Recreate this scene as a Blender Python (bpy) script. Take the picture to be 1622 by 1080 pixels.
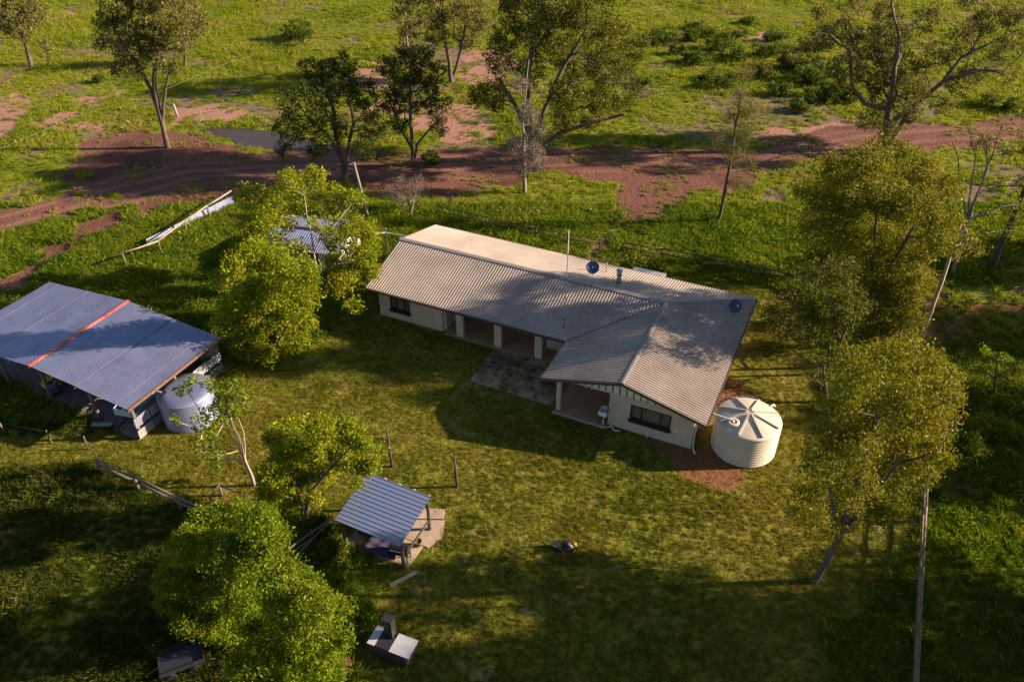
import bpy, math, random
import numpy as np

for o in list(bpy.data.objects):
    bpy.data.objects.remove(o)
scene = bpy.context.scene
COL = scene.collection
R = math.radians

# ------------------------------------------------------------------ camera, sky, sun, exposure
cam_d = bpy.data.cameras.new('camera')
cam = bpy.data.objects.new('camera', cam_d)
COL.objects.link(cam)
cam_d.sensor_width = 36
cam_d.lens = 36 * 1290 / 1622
cam_d.clip_end = 3000
cam.location = (0, 0, 33.68)
cam.rotation_euler = (R(90 - 36.572), 0, 0)
scene.camera = cam

SUN_EL, SUN_AZ = R(21.0), R(2.5)          # the sun stands to the right, a little behind the house
world = bpy.data.worlds.new('World')
scene.world = world
world.use_nodes = True
wn = world.node_tree
sky = wn.nodes.new('ShaderNodeTexSky')
sky.sky_type = 'NISHITA'
sky.sun_disc = False
sky.sun_elevation = SUN_EL
sky.sun_rotation = R(90) - SUN_AZ
sky.air_density = 1.0
sky.dust_density = 0.6
wn.links.new(sky.outputs[0], wn.nodes['Background'].inputs[0])
wn.nodes['Background'].inputs[1].default_value = 0.05

sun_d = bpy.data.lights.new('sun', 'SUN')
sun_d.energy = 5.0
sun_d.angle = R(0.6)
sun_d.color = (1.0, 0.79, 0.57)
sun = bpy.data.objects.new('sun', sun_d)
COL.objects.link(sun)
sun.location = (60, 0, 40)
sun.rotation_euler = (0, R(90) - SUN_EL, SUN_AZ)

vs = scene.view_settings
vs.view_transform = 'Standard'
vs.look = 'None'
vs.exposure = 1.6
vs.gamma = 1.0
vs.use_curve_mapping = False

rng = np.random.default_rng(7)

# ------------------------------------------------------------------ materials
def nt(name):
    m = bpy.data.materials.new(name)
    m.use_nodes = True
    return m, m.node_tree.nodes, m.node_tree.links, m.node_tree.nodes['Principled BSDF']

def ramp(n, l, src, stops):
    r = n.new('ShaderNodeValToRGB')
    e = r.color_ramp.elements
    while len(e) < len(stops):
        e.new(0.5)
    for i, (p, c) in enumerate(stops):
        e[i].position = p
        e[i].color = (*c, 1) if len(c) == 3 else c
    l.new(src, r.inputs[0])
    return r.outputs[0]

def noise(n, l, vec, scale, detail=4, rough=0.55):
    t = n.new('ShaderNodeTexNoise')
    t.inputs['Scale'].default_value = scale
    t.inputs['Detail'].default_value = detail
    t.inputs['Roughness'].default_value = rough
    if vec is not None:
        l.new(vec, t.inputs['Vector'])
    return t.outputs['Fac']

def mix(n, l, fac, a, b, mode='MIX'):
    m = n.new('ShaderNodeMix')
    m.data_type = 'RGBA'
    m.blend_type = mode
    for i, v in ((0, fac), (6, a), (7, b)):
        if isinstance(v, (int, float)):
            m.inputs[i].default_value = v
        elif isinstance(v, tuple):
            m.inputs[i].default_value = (*v, 1)
        else:
            l.new(v, m.inputs[i])
    return m.outputs[2]

def math_n(n, l, op, a, b=0.5, clamp=False):
    m = n.new('ShaderNodeMath')
    m.operation = op
    m.use_clamp = clamp
    for i, v in enumerate((a, b)):
        if isinstance(v, (int, float)):
            m.inputs[i].default_value = v
        else:
            l.new(v, m.inputs[i])
    return m.outputs[0]

def bump(n, l, b, height, strength, dist):
    k = n.new('ShaderNodeBump')
    k.inputs['Strength'].default_value = strength
    k.inputs['Distance'].default_value = dist
    l.new(height, k.inputs['Height'])
    l.new(k.outputs[0], b.inputs['Normal'])

def simple(name, c1, c2=None, rough=0.7, metal=0.0, scale=3.0, bmp=0.0, bscale=20.0, stretch=None, spec=None):
    m, n, l, b = nt(name)
    tc = n.new('ShaderNodeTexCoord')
    vec = tc.outputs['Object']
    if stretch:
        mp = n.new('ShaderNodeMapping')
        mp.inputs['Scale'].default_value = stretch
        l.new(vec, mp.inputs['Vector'])
        vec = mp.outputs[0]
    c2 = c2 or tuple(x * 0.7 for x in c1)
    f = noise(n, l, vec, scale, 6, 0.65)
    l.new(ramp(n, l, f, [(0.32, c2), (0.64, c1)]), b.inputs['Base Color'])
    b.inputs['Roughness'].default_value = rough
    b.inputs['Metallic'].default_value = metal
    if spec is not None:
        b.inputs['Specular IOR Level'].default_value = spec
    if bmp:
        bump(n, l, b, noise(n, l, vec, bscale, 3), bmp, 0.02)
    return m

def leaf_mat(name, c1, c2, c3, trans=0.3, rough=0.55):
    """leaf colour varies from leaf to leaf and from clump to clump"""
    m, n, l, b = nt(name)
    g = n.new('ShaderNodeNewGeometry')
    c = ramp(n, l, g.outputs['Random Per Island'], [(0.0, c1), (0.55, c2), (1.0, c3)])
    f = noise(n, l, g.outputs['Position'], 0.8, 3)
    c = mix(n, l, ramp(n, l, f, [(0.40, (0, 0, 0)), (0.60, (1, 1, 1))]), c, mix(n, l, 0.6, c, c1))
    f2 = noise(n, l, g.outputs['Position'], 0.35, 2)
    c = mix(n, l, ramp(n, l, f2, [(0.50, (0, 0, 0)), (0.72, (0.5, 0.5, 0.5))]), c, (c3[0], c3[1] * 0.82, c3[2]))
    l.new(c, b.inputs['Base Color'])
    b.inputs['Roughness'].default_value = rough
    b.inputs['Specular IOR Level'].default_value = 0.10
    t = n.new('ShaderNodeBsdfTranslucent')
    l.new(mix(n, l, 1.0, c, (1.25, 1.2, 0.6), 'MULTIPLY'), t.inputs['Color'])
    ms = n.new('ShaderNodeMixShader')
    ms.inputs[0].default_value = trans
    out = n['Material Output']
    l.new(b.outputs[0], ms.inputs[1])
    l.new(t.outputs[0], ms.inputs[2])
    l.new(ms.outputs[0], out.inputs['Surface'])
    return m

def grass_mat(name, stops_small, stops_big, trans=0.3):
    m, n, l, b = nt(name)
    g = n.new('ShaderNodeNewGeometry')
    P = g.outputs['Position']
    a = ramp(n, l, noise(n, l, P, 0.55, 5, 0.6), stops_small)
    c = ramp(n, l, noise(n, l, P, 0.10, 4, 0.6), stops_big)
    col = mix(n, l, 0.5, a, c)
    hi = ramp(n, l, g.outputs['Random Per Island'], [(0.0, (0.65, 0.65, 0.65)), (1.0, (1.25, 1.2, 1.1))])
    col = mix(n, l, 1.0, col, hi, 'MULTIPLY')
    l.new(col, b.inputs['Base Color'])
    b.inputs['Roughness'].default_value = 0.7
    b.inputs['Specular IOR Level'].default_value = 0.15
    t = n.new('ShaderNodeBsdfTranslucent')
    l.new(col, t.inputs['Color'])
    ms = n.new('ShaderNodeMixShader')
    ms.inputs[0].default_value = trans
    l.new(b.outputs[0], ms.inputs[1])
    l.new(t.outputs[0], ms.inputs[2])
    l.new(ms.outputs[0], n['Material Output'].inputs['Surface'])
    return m

M = {}
M['roof_cream'] = simple('roof_cream', (0.375, 0.322, 0.305), (0.30, 0.255, 0.24), 0.42, 0.0, 1.2, stretch=(1, 1, 1))
def roof_mat():
    m, n, l, b = nt('cream_roof_iron')
    tc = n.new('ShaderNodeTexCoord').outputs['Object']
    f1 = noise(n, l, tc, 0.35, 6, 0.7)
    f2 = noise(n, l, tc, 2.2, 6, 0.7)
    c = ramp(n, l, f1, [(0.34, (0.225, 0.182, 0.160)), (0.62, (0.32, 0.268, 0.240))])
    c = mix(n, l, ramp(n, l, f2, [(0.52, (0, 0, 0)), (0.75, (0.6, 0.6, 0.6))]), c, (0.20, 0.15, 0.12))
    l.new(c, b.inputs['Base Color'])
    b.inputs['Roughness'].default_value = 0.55
    return m
M['roof_cream'] = roof_mat()
M['roof_cap'] = simple('roof_cap', (0.22, 0.20, 0.215), (0.17, 0.155, 0.165), 0.5)
M['fascia'] = simple('fascia', (0.060, 0.040, 0.034), None, 0.55)
M['barge'] = simple('barge', (0.075, 0.06, 0.053), None, 0.7)
M['render'] = simple('render_wall', (0.50, 0.41, 0.32), (0.43, 0.345, 0.265), 0.9, 0, 1.4, 0.25, 30)
M['white_panel'] = simple('white_panel', (0.66, 0.62, 0.54), (0.58, 0.53, 0.46), 0.7)
M['white_paint'] = simple('white_paint', (0.72, 0.71, 0.68), (0.6, 0.58, 0.54), 0.45)
M['dark_frame'] = simple('dark_frame', (0.030, 0.026, 0.024), None, 0.4)
M['dark_room'] = simple('dark_room', (0.02, 0.018, 0.016), None, 0.9)
M['curtain'] = simple('curtain', (0.42, 0.34, 0.22), (0.26, 0.20, 0.13), 0.9, 0, 4, stretch=(6, 6, 0.4))
M['floor_concrete'] = simple('floor_concrete', (0.34, 0.19, 0.105), (0.24, 0.135, 0.075), 0.85, 0, 0.8, 0.3, 9)
M['concrete'] = simple('concrete', (0.44, 0.39, 0.34), (0.30, 0.26, 0.22), 0.92, 0, 1.1, 0.5, 8)
M['galv'] = simple('galvanised', (0.25, 0.27, 0.42), (0.18, 0.20, 0.33), 0.48, 0.55, 0.7)
M['galv_dull'] = simple('galvanised_dull', (0.40, 0.40, 0.42), (0.28, 0.27, 0.28), 0.55, 0.4, 1.2)
M['galv_white'] = simple('zinc_sheet', (0.27, 0.29, 0.36), (0.20, 0.215, 0.28), 0.5, 0.4, 0.8)
M['rust_red'] = simple('red_ridge_paint', (0.36, 0.045, 0.035), (0.40, 0.20, 0.18), 0.7, 0.0, 1.3)
M['rust'] = simple('rust', (0.20, 0.10, 0.06), (0.10, 0.055, 0.04), 0.8, 0.1, 3)
M['tank_cream'] = simple('tank_cream', (0.50, 0.44, 0.37), (0.43, 0.375, 0.31), 0.5, 0, 0.8)
M['timber'] = simple('old_timber', (0.17, 0.125, 0.095), (0.09, 0.066, 0.052), 0.85, 0, 3, 0.5, 18, stretch=(1, 1, 0.3))
M['timber_dark'] = simple('dark_timber', (0.075, 0.052, 0.042), (0.04, 0.030, 0.026), 0.85, 0, 3, 0.5, 18)
M['timber_pale'] = simple('weathered_rail', (0.34, 0.27, 0.215), (0.22, 0.175, 0.14), 0.8, 0, 3, 0.3, 18)
M['steel_dark'] = simple('dark_steel', (0.035, 0.035, 0.042), None, 0.45, 0.3)
M['steel'] = simple('steel', (0.5, 0.5, 0.52), None, 0.35, 0.7)
M['black'] = simple('black_plastic', (0.018, 0.018, 0.021), None, 0.45)
M['dish'] = simple('dish_blue_grey', (0.045, 0.085, 0.17), (0.035, 0.065, 0.13), 0.5, 0.1)
M['yellow'] = simple('yellow_paint', (0.75, 0.48, 0.03), None, 0.45)
M['blue_paint'] = simple('blue_paint', (0.03, 0.06, 0.16), None, 0.5)
M['pale_blue'] = simple('pale_blue_paint', (0.42, 0.56, 0.68), None, 0.3)
M['purple'] = simple('purple_cloth', (0.05, 0.034, 0.085), (0.034, 0.024, 0.058), 0.95, 0, 5, 0.4, 25)
M['brown_cloth'] = simple('brown_cloth', (0.085, 0.066, 0.062), None, 0.95, 0, 5, 0.3, 25)
M['maroon'] = simple('maroon_paint', (0.16, 0.045, 0.038), None, 0.6)
M['brick'] = simple('clinker_brick', (0.055, 0.036, 0.032), (0.03, 0.022, 0.02), 0.9, 0, 6, 0.6, 25)
M['plate'] = simple('enamel_plate', (0.5, 0.51, 0.56), (0.4, 0.41, 0.46), 0.4, 0.2, 2)
M['terracotta'] = simple('terracotta', (0.36, 0.17, 0.09), None, 0.8)
M['stone'] = simple('flagstone', (0.38, 0.29, 0.215), (0.25, 0.19, 0.14), 0.9, 0, 1.6, 0.6, 10)
M['bark'] = simple('bark', (0.125, 0.092, 0.072), (0.055, 0.040, 0.032), 0.9, 0, 3, 0.8, 14, stretch=(1, 1, 0.35))
M['bark_dark'] = simple('dark_bark', (0.085, 0.062, 0.05), (0.04, 0.03, 0.026), 0.9, 0, 3, 0.8, 14, stretch=(1, 1, 0.35))
M['bark_white'] = simple('pale_bark', (0.44, 0.36, 0.30), (0.26, 0.205, 0.17), 0.8, 0, 2.4, 0.3, 14, stretch=(1, 1, 0.35))
M['bark_grey'] = simple('grey_bark', (0.25, 0.20, 0.18), (0.14, 0.11, 0.10), 0.9, 0, 3, 0.6, 14)

M['leaf_olive'] = leaf_mat('leaf_olive', (0.050, 0.062, 0.006), (0.110, 0.122, 0.010), (0.19, 0.18, 0.035))
M['leaf_grey'] = leaf_mat('leaf_grey', (0.065, 0.070, 0.014), (0.145, 0.140, 0.030), (0.27, 0.235, 0.085))
M['leaf_dark'] = leaf_mat('leaf_dark', (0.022, 0.034, 0.005), (0.050, 0.065, 0.009), (0.095, 0.105, 0.016), 0.2)
M['leaf_gold'] = leaf_mat('leaf_gold', (0.080, 0.088, 0.005), (0.185, 0.185, 0.009), (0.30, 0.275, 0.035))
M['leaf_lime'] = leaf_mat('leaf_lime', (0.095, 0.135, 0.005), (0.215, 0.255, 0.008), (0.34, 0.34, 0.018), 0.35)
M['leaf_green'] = leaf_mat('leaf_green', (0.055, 0.100, 0.004), (0.145, 0.205, 0.007), (0.25, 0.29, 0.016), 0.35)
M['leaf_shrub'] = leaf_mat('leaf_shrub', (0.030, 0.055, 0.005), (0.080, 0.120, 0.009), (0.16, 0.20, 0.018), 0.3)
M['twig_grey'] = leaf_mat('twig_grey', (0.10, 0.075, 0.065), (0.17, 0.135, 0.12), (0.25, 0.20, 0.18), 0.05)

M['grass_tall'] = grass_mat('grass_tall',
    [(0.30, (0.080, 0.130, 0.008)), (0.5, (0.215, 0.265, 0.012)), (0.70, (0.38, 0.33, 0.085))],
    [(0.34, (0.095, 0.165, 0.008)), (0.52, (0.265, 0.300, 0.014)), (0.66, (0.34, 0.28, 0.085))], 0.45)
M['grass_lush'] = grass_mat('grass_lush',
    [(0.30, (0.045, 0.090, 0.006)), (0.5, (0.130, 0.195, 0.010)), (0.72, (0.28, 0.29, 0.026))],
    [(0.34, (0.055, 0.115, 0.006)), (0.52, (0.155, 0.215, 0.012)), (0.68, (0.27, 0.27, 0.045))], 0.45)
M['grass_shaded'] = grass_mat('grass_shaded',  # long grass darkened to put shade and lens falloff into its colour
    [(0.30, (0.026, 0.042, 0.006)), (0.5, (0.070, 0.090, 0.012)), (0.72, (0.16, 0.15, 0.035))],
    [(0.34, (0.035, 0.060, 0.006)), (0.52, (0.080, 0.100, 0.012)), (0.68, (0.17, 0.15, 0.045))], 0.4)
M['grass_lawn'] = grass_mat('grass_lawn',
    [(0.34, (0.095, 0.115, 0.009)), (0.5, (0.175, 0.178, 0.014)), (0.66, (0.31, 0.26, 0.055))],
    [(0.36, (0.080, 0.125, 0.012)), (0.5, (0.180, 0.180, 0.014)), (0.66, (0.29, 0.23, 0.035))], 0.4)

def ground_mat():
    m, n, l, b = nt('ground_cover')
    P = n.new('ShaderNodeNewGeometry').outputs['Position']
    def att(nm):
        a = n.new('ShaderNodeAttribute')
        a.attribute_name = nm
        return a.outputs['Fac']
    fine = noise(n, l, P, 5.0, 6, 0.7)
    mid = noise(n, l, P, 0.8, 6, 0.65)
    big = noise(n, l, P, 0.11, 5, 0.6)
    # paddock floor under the grass
    pad = mix(n, l, 0.5, ramp(n, l, mid, [(0.3, (0.06, 0.09, 0.008)), (0.5, (0.14, 0.165, 0.014)), (0.7, (0.24, 0.20, 0.05))]),
              ramp(n, l, big, [(0.34, (0.08, 0.13, 0.010)), (0.52, (0.165, 0.185, 0.014)), (0.66, (0.24, 0.19, 0.06))]))
    lawn = mix(n, l, 0.45, ramp(n, l, mid, [(0.33, (0.085, 0.098, 0.010)), (0.5, (0.150, 0.145, 0.014)), (0.68, (0.26, 0.205, 0.055))]),
               ramp(n, l, big, [(0.36, (0.075, 0.110, 0.012)), (0.5, (0.155, 0.150, 0.014)), (0.66, (0.26, 0.19, 0.035))]))
    lump = noise(n, l, P, 2.6, 4, 0.6)
    lawn = mix(n, l, ramp(n, l, lump, [(0.36, (1, 1, 1)), (0.56, (0, 0, 0))]), lawn, mix(n, l, 1.0, lawn, (0.55, 0.60, 0.5), 'MULTIPLY'))
    lawn = mix(n, l, ramp(n, l, fine, [(0.35, (1, 1, 1)), (0.55, (0, 0, 0))]), lawn, mix(n, l, 1.0, lawn, (0.6, 0.62, 0.6), 'MULTIPLY'))
    road = mix(n, l, mid, (0.085, 0.034, 0.026), (0.165, 0.072, 0.054))
    road = mix(n, l, ramp(n, l, fine, [(0.42, (0, 0, 0)), (0.7, (1, 1, 1))]), road, (0.19, 0.095, 0.072))
    sand = mix(n, l, mid, (0.22, 0.105, 0.078), (0.36, 0.20, 0.155))
    soil = mix(n, l, mid, (0.125, 0.055, 0.026), (0.21, 0.098, 0.05))
    def soft(a, k=0.55):
        s = math_n(n, l, 'ADD', a, math_n(n, l, 'MULTIPLY', math_n(n, l, 'SUBTRACT', mid, 0.5), 0.9))
        return ramp(n, l, s, [(k - 0.16, (0, 0, 0)), (k + 0.12, (1, 1, 1))])
    rut = att('rut')
    road = mix(n, l, math_n(n, l, 'MULTIPLY', rut, 0.75), road, (0.24, 0.125, 0.098))
    road = mix(n, l, ramp(n, l, big, [(0.50, (0, 0, 0)), (0.62, (1, 1, 1))]), road, mix(n, l, 1.0, road, (0.62, 0.58, 0.6), 'MULTIPLY'))
    worn = math_n(n, l, 'MULTIPLY', att('lawn'), ramp(n, l, noise(n, l, P, 0.33, 5, 0.65), [(0.60, (0, 0, 0)), (0.70, (1, 1, 1))]))
    lawn = mix(n, l, math_n(n, l, 'MULTIPLY', worn, 0.8), lawn, (0.33, 0.21, 0.085))
    c = mix(n, l, soft(att('lawn'), 0.5), pad, lawn)
    c = mix(n, l, soft(att('dry')), c, mix(n, l, mid, (0.095, 0.072, 0.040), (0.20, 0.145, 0.095)))
    c = mix(n, l, soft(att('soil')), c, soil)
    c = mix(n, l, soft(att('sand')), c, sand)
    c = mix(n, l, soft(att('road')), c, road)
    l.new(c, b.inputs['Base Color'])
    b.inputs['Roughness'].default_value = 0.95
    b.inputs['Specular IOR Level'].default_value = 0.1
    h = math_n(n, l, 'ADD', noise(n, l, P, 3.2, 4, 0.6), math_n(n, l, 'MULTIPLY', fine, 0.4))
    k = n.new('ShaderNodeBump')
    k.inputs['Strength'].default_value = 0.8
    k.inputs['Distance'].default_value = 0.14
    l.new(h, k.inputs['Height'])
    l.new(k.outputs[0], b.inputs['Normal'])
    return m
M['ground'] = ground_mat()

def glass_mat():
    m, n, l, b = nt('window_glass')
    b.inputs['Base Color'].default_value = (0.05, 0.05, 0.05, 1)
    b.inputs['Roughness'].default_value = 0.06
    b.inputs['Alpha'].default_value = 0.22
    return m
M['glass'] = glass_mat()

def water_mat():
    m, n, l, b = nt('muddy_water')
    b.inputs['Base Color'].default_value = (0.050, 0.032, 0.025, 1)
    b.inputs['Roughness'].default_value = 0.22
    b.inputs['Specular IOR Level'].default_value = 0.3
    g = n.new('ShaderNodeNewGeometry')
    bump(n, l, b, noise(n, l, g.outputs['Position'], 2.5, 2), 0.08, 0.02)
    return m
M['water'] = water_mat()

# ------------------------------------------------------------------ mesh helpers
def link_mesh(name, verts, faces, mat, parent=None, smooth=False):
    me = bpy.data.meshes.new(name)
    if isinstance(faces, np.ndarray):
        nf, k = faces.shape
        me.vertices.add(len(verts))
        me.vertices.foreach_set('co', np.asarray(verts, np.float32).ravel())
        me.loops.add(nf * k)
        me.loops.foreach_set('vertex_index', faces.astype(np.int32).ravel())
        me.polygons.add(nf)
        me.polygons.foreach_set('loop_start', np.arange(0, nf * k, k, dtype=np.int32))
        me.update(calc_edges=True)
    else:
        me.from_pydata([tuple(v) for v in verts], [], faces)
        me.update()
    if mat is not None:
        me.materials.append(M[mat] if isinstance(mat, str) else mat)
    if smooth:
        me.polygons.foreach_set('use_smooth', np.ones(len(me.polygons), bool))
    o = bpy.data.objects.new(name, me)
    COL.objects.link(o)
    if parent:
        o.parent = parent
    return o

class MB:
    def __init__(s):
        s.v, s.f = [], []
    def add(s, vs_, fs):
        k = len(s.v)
        s.v += [tuple(map(float, q)) for q in vs_]
        s.f += [[i + k for i in f] for f in fs]
        return s
    def box(s, x0, x1, y0, y1, z0, z1):
        vs_ = [(x, y, z) for z in (z0, z1) for y in (y0, y1) for x in (x0, x1)]
        return s.add(vs_, [[0, 2, 3, 1], [4, 5, 7, 6], [0, 1, 5, 4], [2, 6, 7, 3], [0, 4, 6, 2], [1, 3, 7, 5]])
    def bar(s, a, b, w, h=None, up=(0, 0, 1)):
        """a square-section beam from a to b"""
        h = h or w
        a, b, up = np.array(a, float), np.array(b, float), np.array(up, float)
        d = b - a
        d /= np.linalg.norm(d)
        if abs(d @ up) > 0.95:
            up = np.array((1.0, 0, 0))
        x = np.cross(d, up)
        x /= np.linalg.norm(x)
        y = np.cross(x, d)
        vs_ = [p + x * i * w / 2 + y * j * h / 2 for p in (a, b) for (i, j) in ((-1, -1), (1, -1), (1, 1), (-1, 1))]
        return s.add(vs_, [[3, 2, 1, 0], [4, 5, 6, 7], [0, 1, 5, 4], [1, 2, 6, 5], [2, 3, 7, 6], [3, 0, 4, 7]])
    def tube(s, path, rad, n=8, cap=True):
        P = [np.array(p, float) for p in path]
        rad = rad if isinstance(rad, (list, tuple)) else [rad] * len(P)
        k = len(s.v)
        for i, p in enumerate(P):
            d = P[min(i + 1, len(P) - 1)] - P[max(i - 1, 0)]
            d /= np.linalg.norm(d) + 1e-9
            u = np.cross(d, (0, 0, 1) if abs(d[2]) < 0.9 else (1, 0, 0))
            u /= np.linalg.norm(u)
            w = np.cross(d, u)
            for j in range(n):
                a = 2 * math.pi * j / n
                s.v.append(tuple(p + rad[i] * (math.cos(a) * u + math.sin(a) * w)))
        for i in range(len(P) - 1):
            for j in range(n):
                s.f.append([k + i * n + j, k + i * n + (j + 1) % n, k + (i + 1) * n + (j + 1) % n, k + (i + 1) * n + j])
        if cap:
            s.f.append([k + j for j in range(n)][::-1])
            s.f.append([k + (len(P) - 1) * n + j for j in range(n)])
        return s
    def lathe(s, prof, c=(0, 0, 0), n=32):
        k = len(s.v)
        for (r, z) in prof:
            for j in range(n):
                a = 2 * math.pi * j / n
                s.v.append((c[0] + r * math.cos(a), c[1] + r * math.sin(a), c[2] + z))
        for i in range(len(prof) - 1):
            for j in range(n):
                s.f.append([k + i * n + j, k + i * n + (j + 1) % n, k + (i + 1) * n + (j + 1) % n, k + (i + 1) * n + j])
        return s
    def poly(s, pts, off):
        """extrude a planar polygon by the vector off"""
        n = len(pts)
        pts = [np.array(p, float) for p in pts]
        return s.add(pts + [p + np.array(off, float) for p in pts],
                     [list(range(n))[::-1], [i + n for i in range(n)]] + [[i, (i + 1) % n, (i + 1) % n + n, i + n] for i in range(n)])
    def build(s, name, mat, parent=None, smooth=False):
        o = link_mesh(name, s.v, s.f, mat, None, smooth)
        if parent:
            o.parent = parent
        return o

def tag(o, label, cat, group=None, kind=None):
    if label:
        o['label'] = label
    if cat:
        o['category'] = cat
    if group:
        o['group'] = group
    if kind:
        o['kind'] = kind
    return o

def thing(name, label, cat, loc, rz=0, group=None):
    o = bpy.data.objects.new(name, None)
    o.empty_display_size = 0.3
    COL.objects.link(o)
    o.location = (loc[0], loc[1], loc[2] if len(loc) > 2 else 0)
    o.rotation_euler = (0, 0, rz)
    return tag(o, label, cat, group)

def copy_tree(o, parent=None):
    c = o.copy()
    COL.objects.link(c)
    c.parent = parent
    for ch in o.children:
        copy_tree(ch, c)
    return c

# value noise on the plane, for ragged region edges and scattering
_g = rng.random((256, 256))
def vnoise(x, y, s):
    x, y = np.asarray(x) * s + 512, np.asarray(y) * s + 512
    xi, yi = np.floor(x).astype(int), np.floor(y).astype(int)
    fx, fy = x - xi, y - yi
    fx, fy = fx * fx * (3 - 2 * fx), fy * fy * (3 - 2 * fy)
    g = lambda a, b: _g[a % 256, b % 256]
    return (g(xi, yi) * (1 - fx) + g(xi + 1, yi) * fx) * (1 - fy) + (g(xi, yi + 1) * (1 - fx) + g(xi + 1, yi + 1) * fx) * fy
def fnoise(x, y, s):
    return (vnoise(x, y, s) * 0.55 + vnoise(x + 31, y - 17, s * 2.1) * 0.3 + vnoise(x - 9, y + 53, s * 4.3) * 0.15)

def inside(x, y, poly):
    r = np.zeros(np.shape(x), bool)
    n = len(poly)
    for i in range(n):
        (x0, y0), (x1, y1) = poly[i], poly[(i + 1) % n]
        if y0 == y1:
            continue
        c = ((y0 > y) != (y1 > y)) & (x < (x1 - x0) * (y - y0) / (y1 - y0) + x0)
        r ^= c
    return r

# ------------------------------------------------------------------ the lie of the land
HX, HY, HROT = -8.2528, 52.8355, -0.4313        # the house: its left gable end under the ridge
def hw(u, y):
    c, s = math.cos(HROT), math.sin(HROT)
    return (HX + u * c - y * s, HY + u * s + y * c)

ROAD = [[(-48.72, 62.83), (-45.11, 64.35), (-42.73, 66.41), (-41.18, 68.7), (-41.69, 71.65), (-44.69, 80.42), (-42.07, 82.1), (-37.64, 82.78), (-33.24, 81.59), (-27.85, 78.8), (-23.68, 77.54), (-19.91, 77.85), (-13.57, 78.32), (-7.13, 78.16), (-3.26, 77.54), (3.15, 78.16), (8.98, 78.8), (17.38, 78.8), (23.84, 78.8), (28.47, 81.59), (34.99, 83.3), (43.64, 84.72), (56.31, 86.53), (63.53, 87.27), (58.46, 78.32), (52.56, 79.12), (44.11, 77.85), (37.83, 78.16), (32.63, 76), (27.73, 74.21), (25.65, 73.35), (23.14, 70.56), (19.69, 68.31), (16.61, 68.96), (15.1, 65.18), (12.6, 63.41), (9.81, 63.06), (8.65, 65.18), (10.18, 68.96), (8.9, 70.96), (5.42, 72.77), (2.98, 72.77), (-0.66, 70.96), (-2.11, 68.96), (-2.93, 67.41), (-6.39, 67.41), (-7.66, 68.96), (-12.34, 68.96), (-14.89, 70.29), (-18.6, 71.1), (-22.87, 68.96), (-25.58, 68.18), (-27.56, 67.03), (-31.28, 64.59), (-37.21, 65.43), (-39.13, 63.41), (-43.32, 60.82), (-46.59, 59)],
        [(-37.11, 65.18), (-33.38, 64.23), (-35, 60.06), (-35.98, 57.46), (-36.75, 53.61), (-38.56, 51.38), (-40.97, 48.87), (-42.85, 52.26), (-39.69, 53.61), (-38.36, 55.97), (-37.99, 58.48), (-37.32, 61.15)],
        [(8.03, 60.38), (9.58, 63.41), (10.14, 63.06), (8.81, 59.74), (7.41, 57.66), (6.36, 56.07), (5.82, 56.27), (6.96, 58.48)]]
SAND = [[(-63.85, 92.77), (-58.34, 94.23), (-55.67, 91.75), (-56.99, 90.75), (-52.84, 88.79), (-52.31, 86.9), (-53.33, 83.3), (-52.16, 78.32), (-55.59, 77.54)],
        [(-51.12, 85.07), (-50.39, 87.27), (-46.74, 86.9), (-44.95, 85.07), (-44.21, 82.44), (-48.07, 82.1)],
        [(-49.75, 92.36), (-47.41, 93.81), (-46, 91.75), (-47.94, 89.76)],
        [(-37.84, 88.41), (-35.68, 91.75), (-31.16, 91.15), (-26.76, 86.35), (-26.49, 83.83), (-29.44, 84.72), (-34.9, 84.72)],
        [(-70.47, 130.93), (-68.68, 132.38), (-66.18, 130.21), (-66.81, 128.09)],
        [(-20.2, 104.3), (-17.63, 109.19), (-14.49, 98.15), (-15.89, 95.94), (-18.54, 98.6)],
        [(-7.23, 109.99), (-0.94, 112.75), (-0.23, 100.44), (-3.88, 97.26), (-7.06, 102.34)],
        [(-16.48, 92.16), (-12.43, 91.75), (-8, 90.75), (-2.99, 92.16), (-2, 85.98), (-1.25, 80.42), (-7.28, 80.42), (-8.36, 84.18), (-12.05, 88.22), (-15.58, 88.22)],
        [(30.88, 117.11), (36.28, 119.24), (37.4, 115.05), (32.5, 112.75)],
        [(24.37, 81.09), (30.52, 84.18), (37.99, 84.18), (37.27, 82.1), (28.54, 79.44), (23.77, 78.48)],
        [(-43.38, 80.42), (-36.62, 81.76), (-31.57, 80.42), (-27.1, 76), (-29.71, 74.21), (-35.57, 73.35), (-39.21, 70.29), (-41.69, 73.06)]]
SOIL = [[(24.28, 33.13), (26.02, 32.34), (26.75, 31.48), (23.9, 30.73), (23.53, 31.67)],
        [hw(24.7, -9.6), hw(26.9, -9.6), hw(26.6, -2), hw(26.2, 3.6), hw(24.7, 4.2)],
        [hw(19.6, -9.0), hw(19.9, -10.1), hw(23, -10.5), hw(28.6, -11.2), hw(28.6, -8.2), hw(24.7, -8.2)],
        [(28.79, 50.95), (39.69, 53.61), (37.1, 46.9), (30.04, 45.03), (27.56, 45.4)],
        [(-28.2, 35.32), (-26.94, 35.86), (-26.18, 34.99), (-27.43, 34.47)]]
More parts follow.
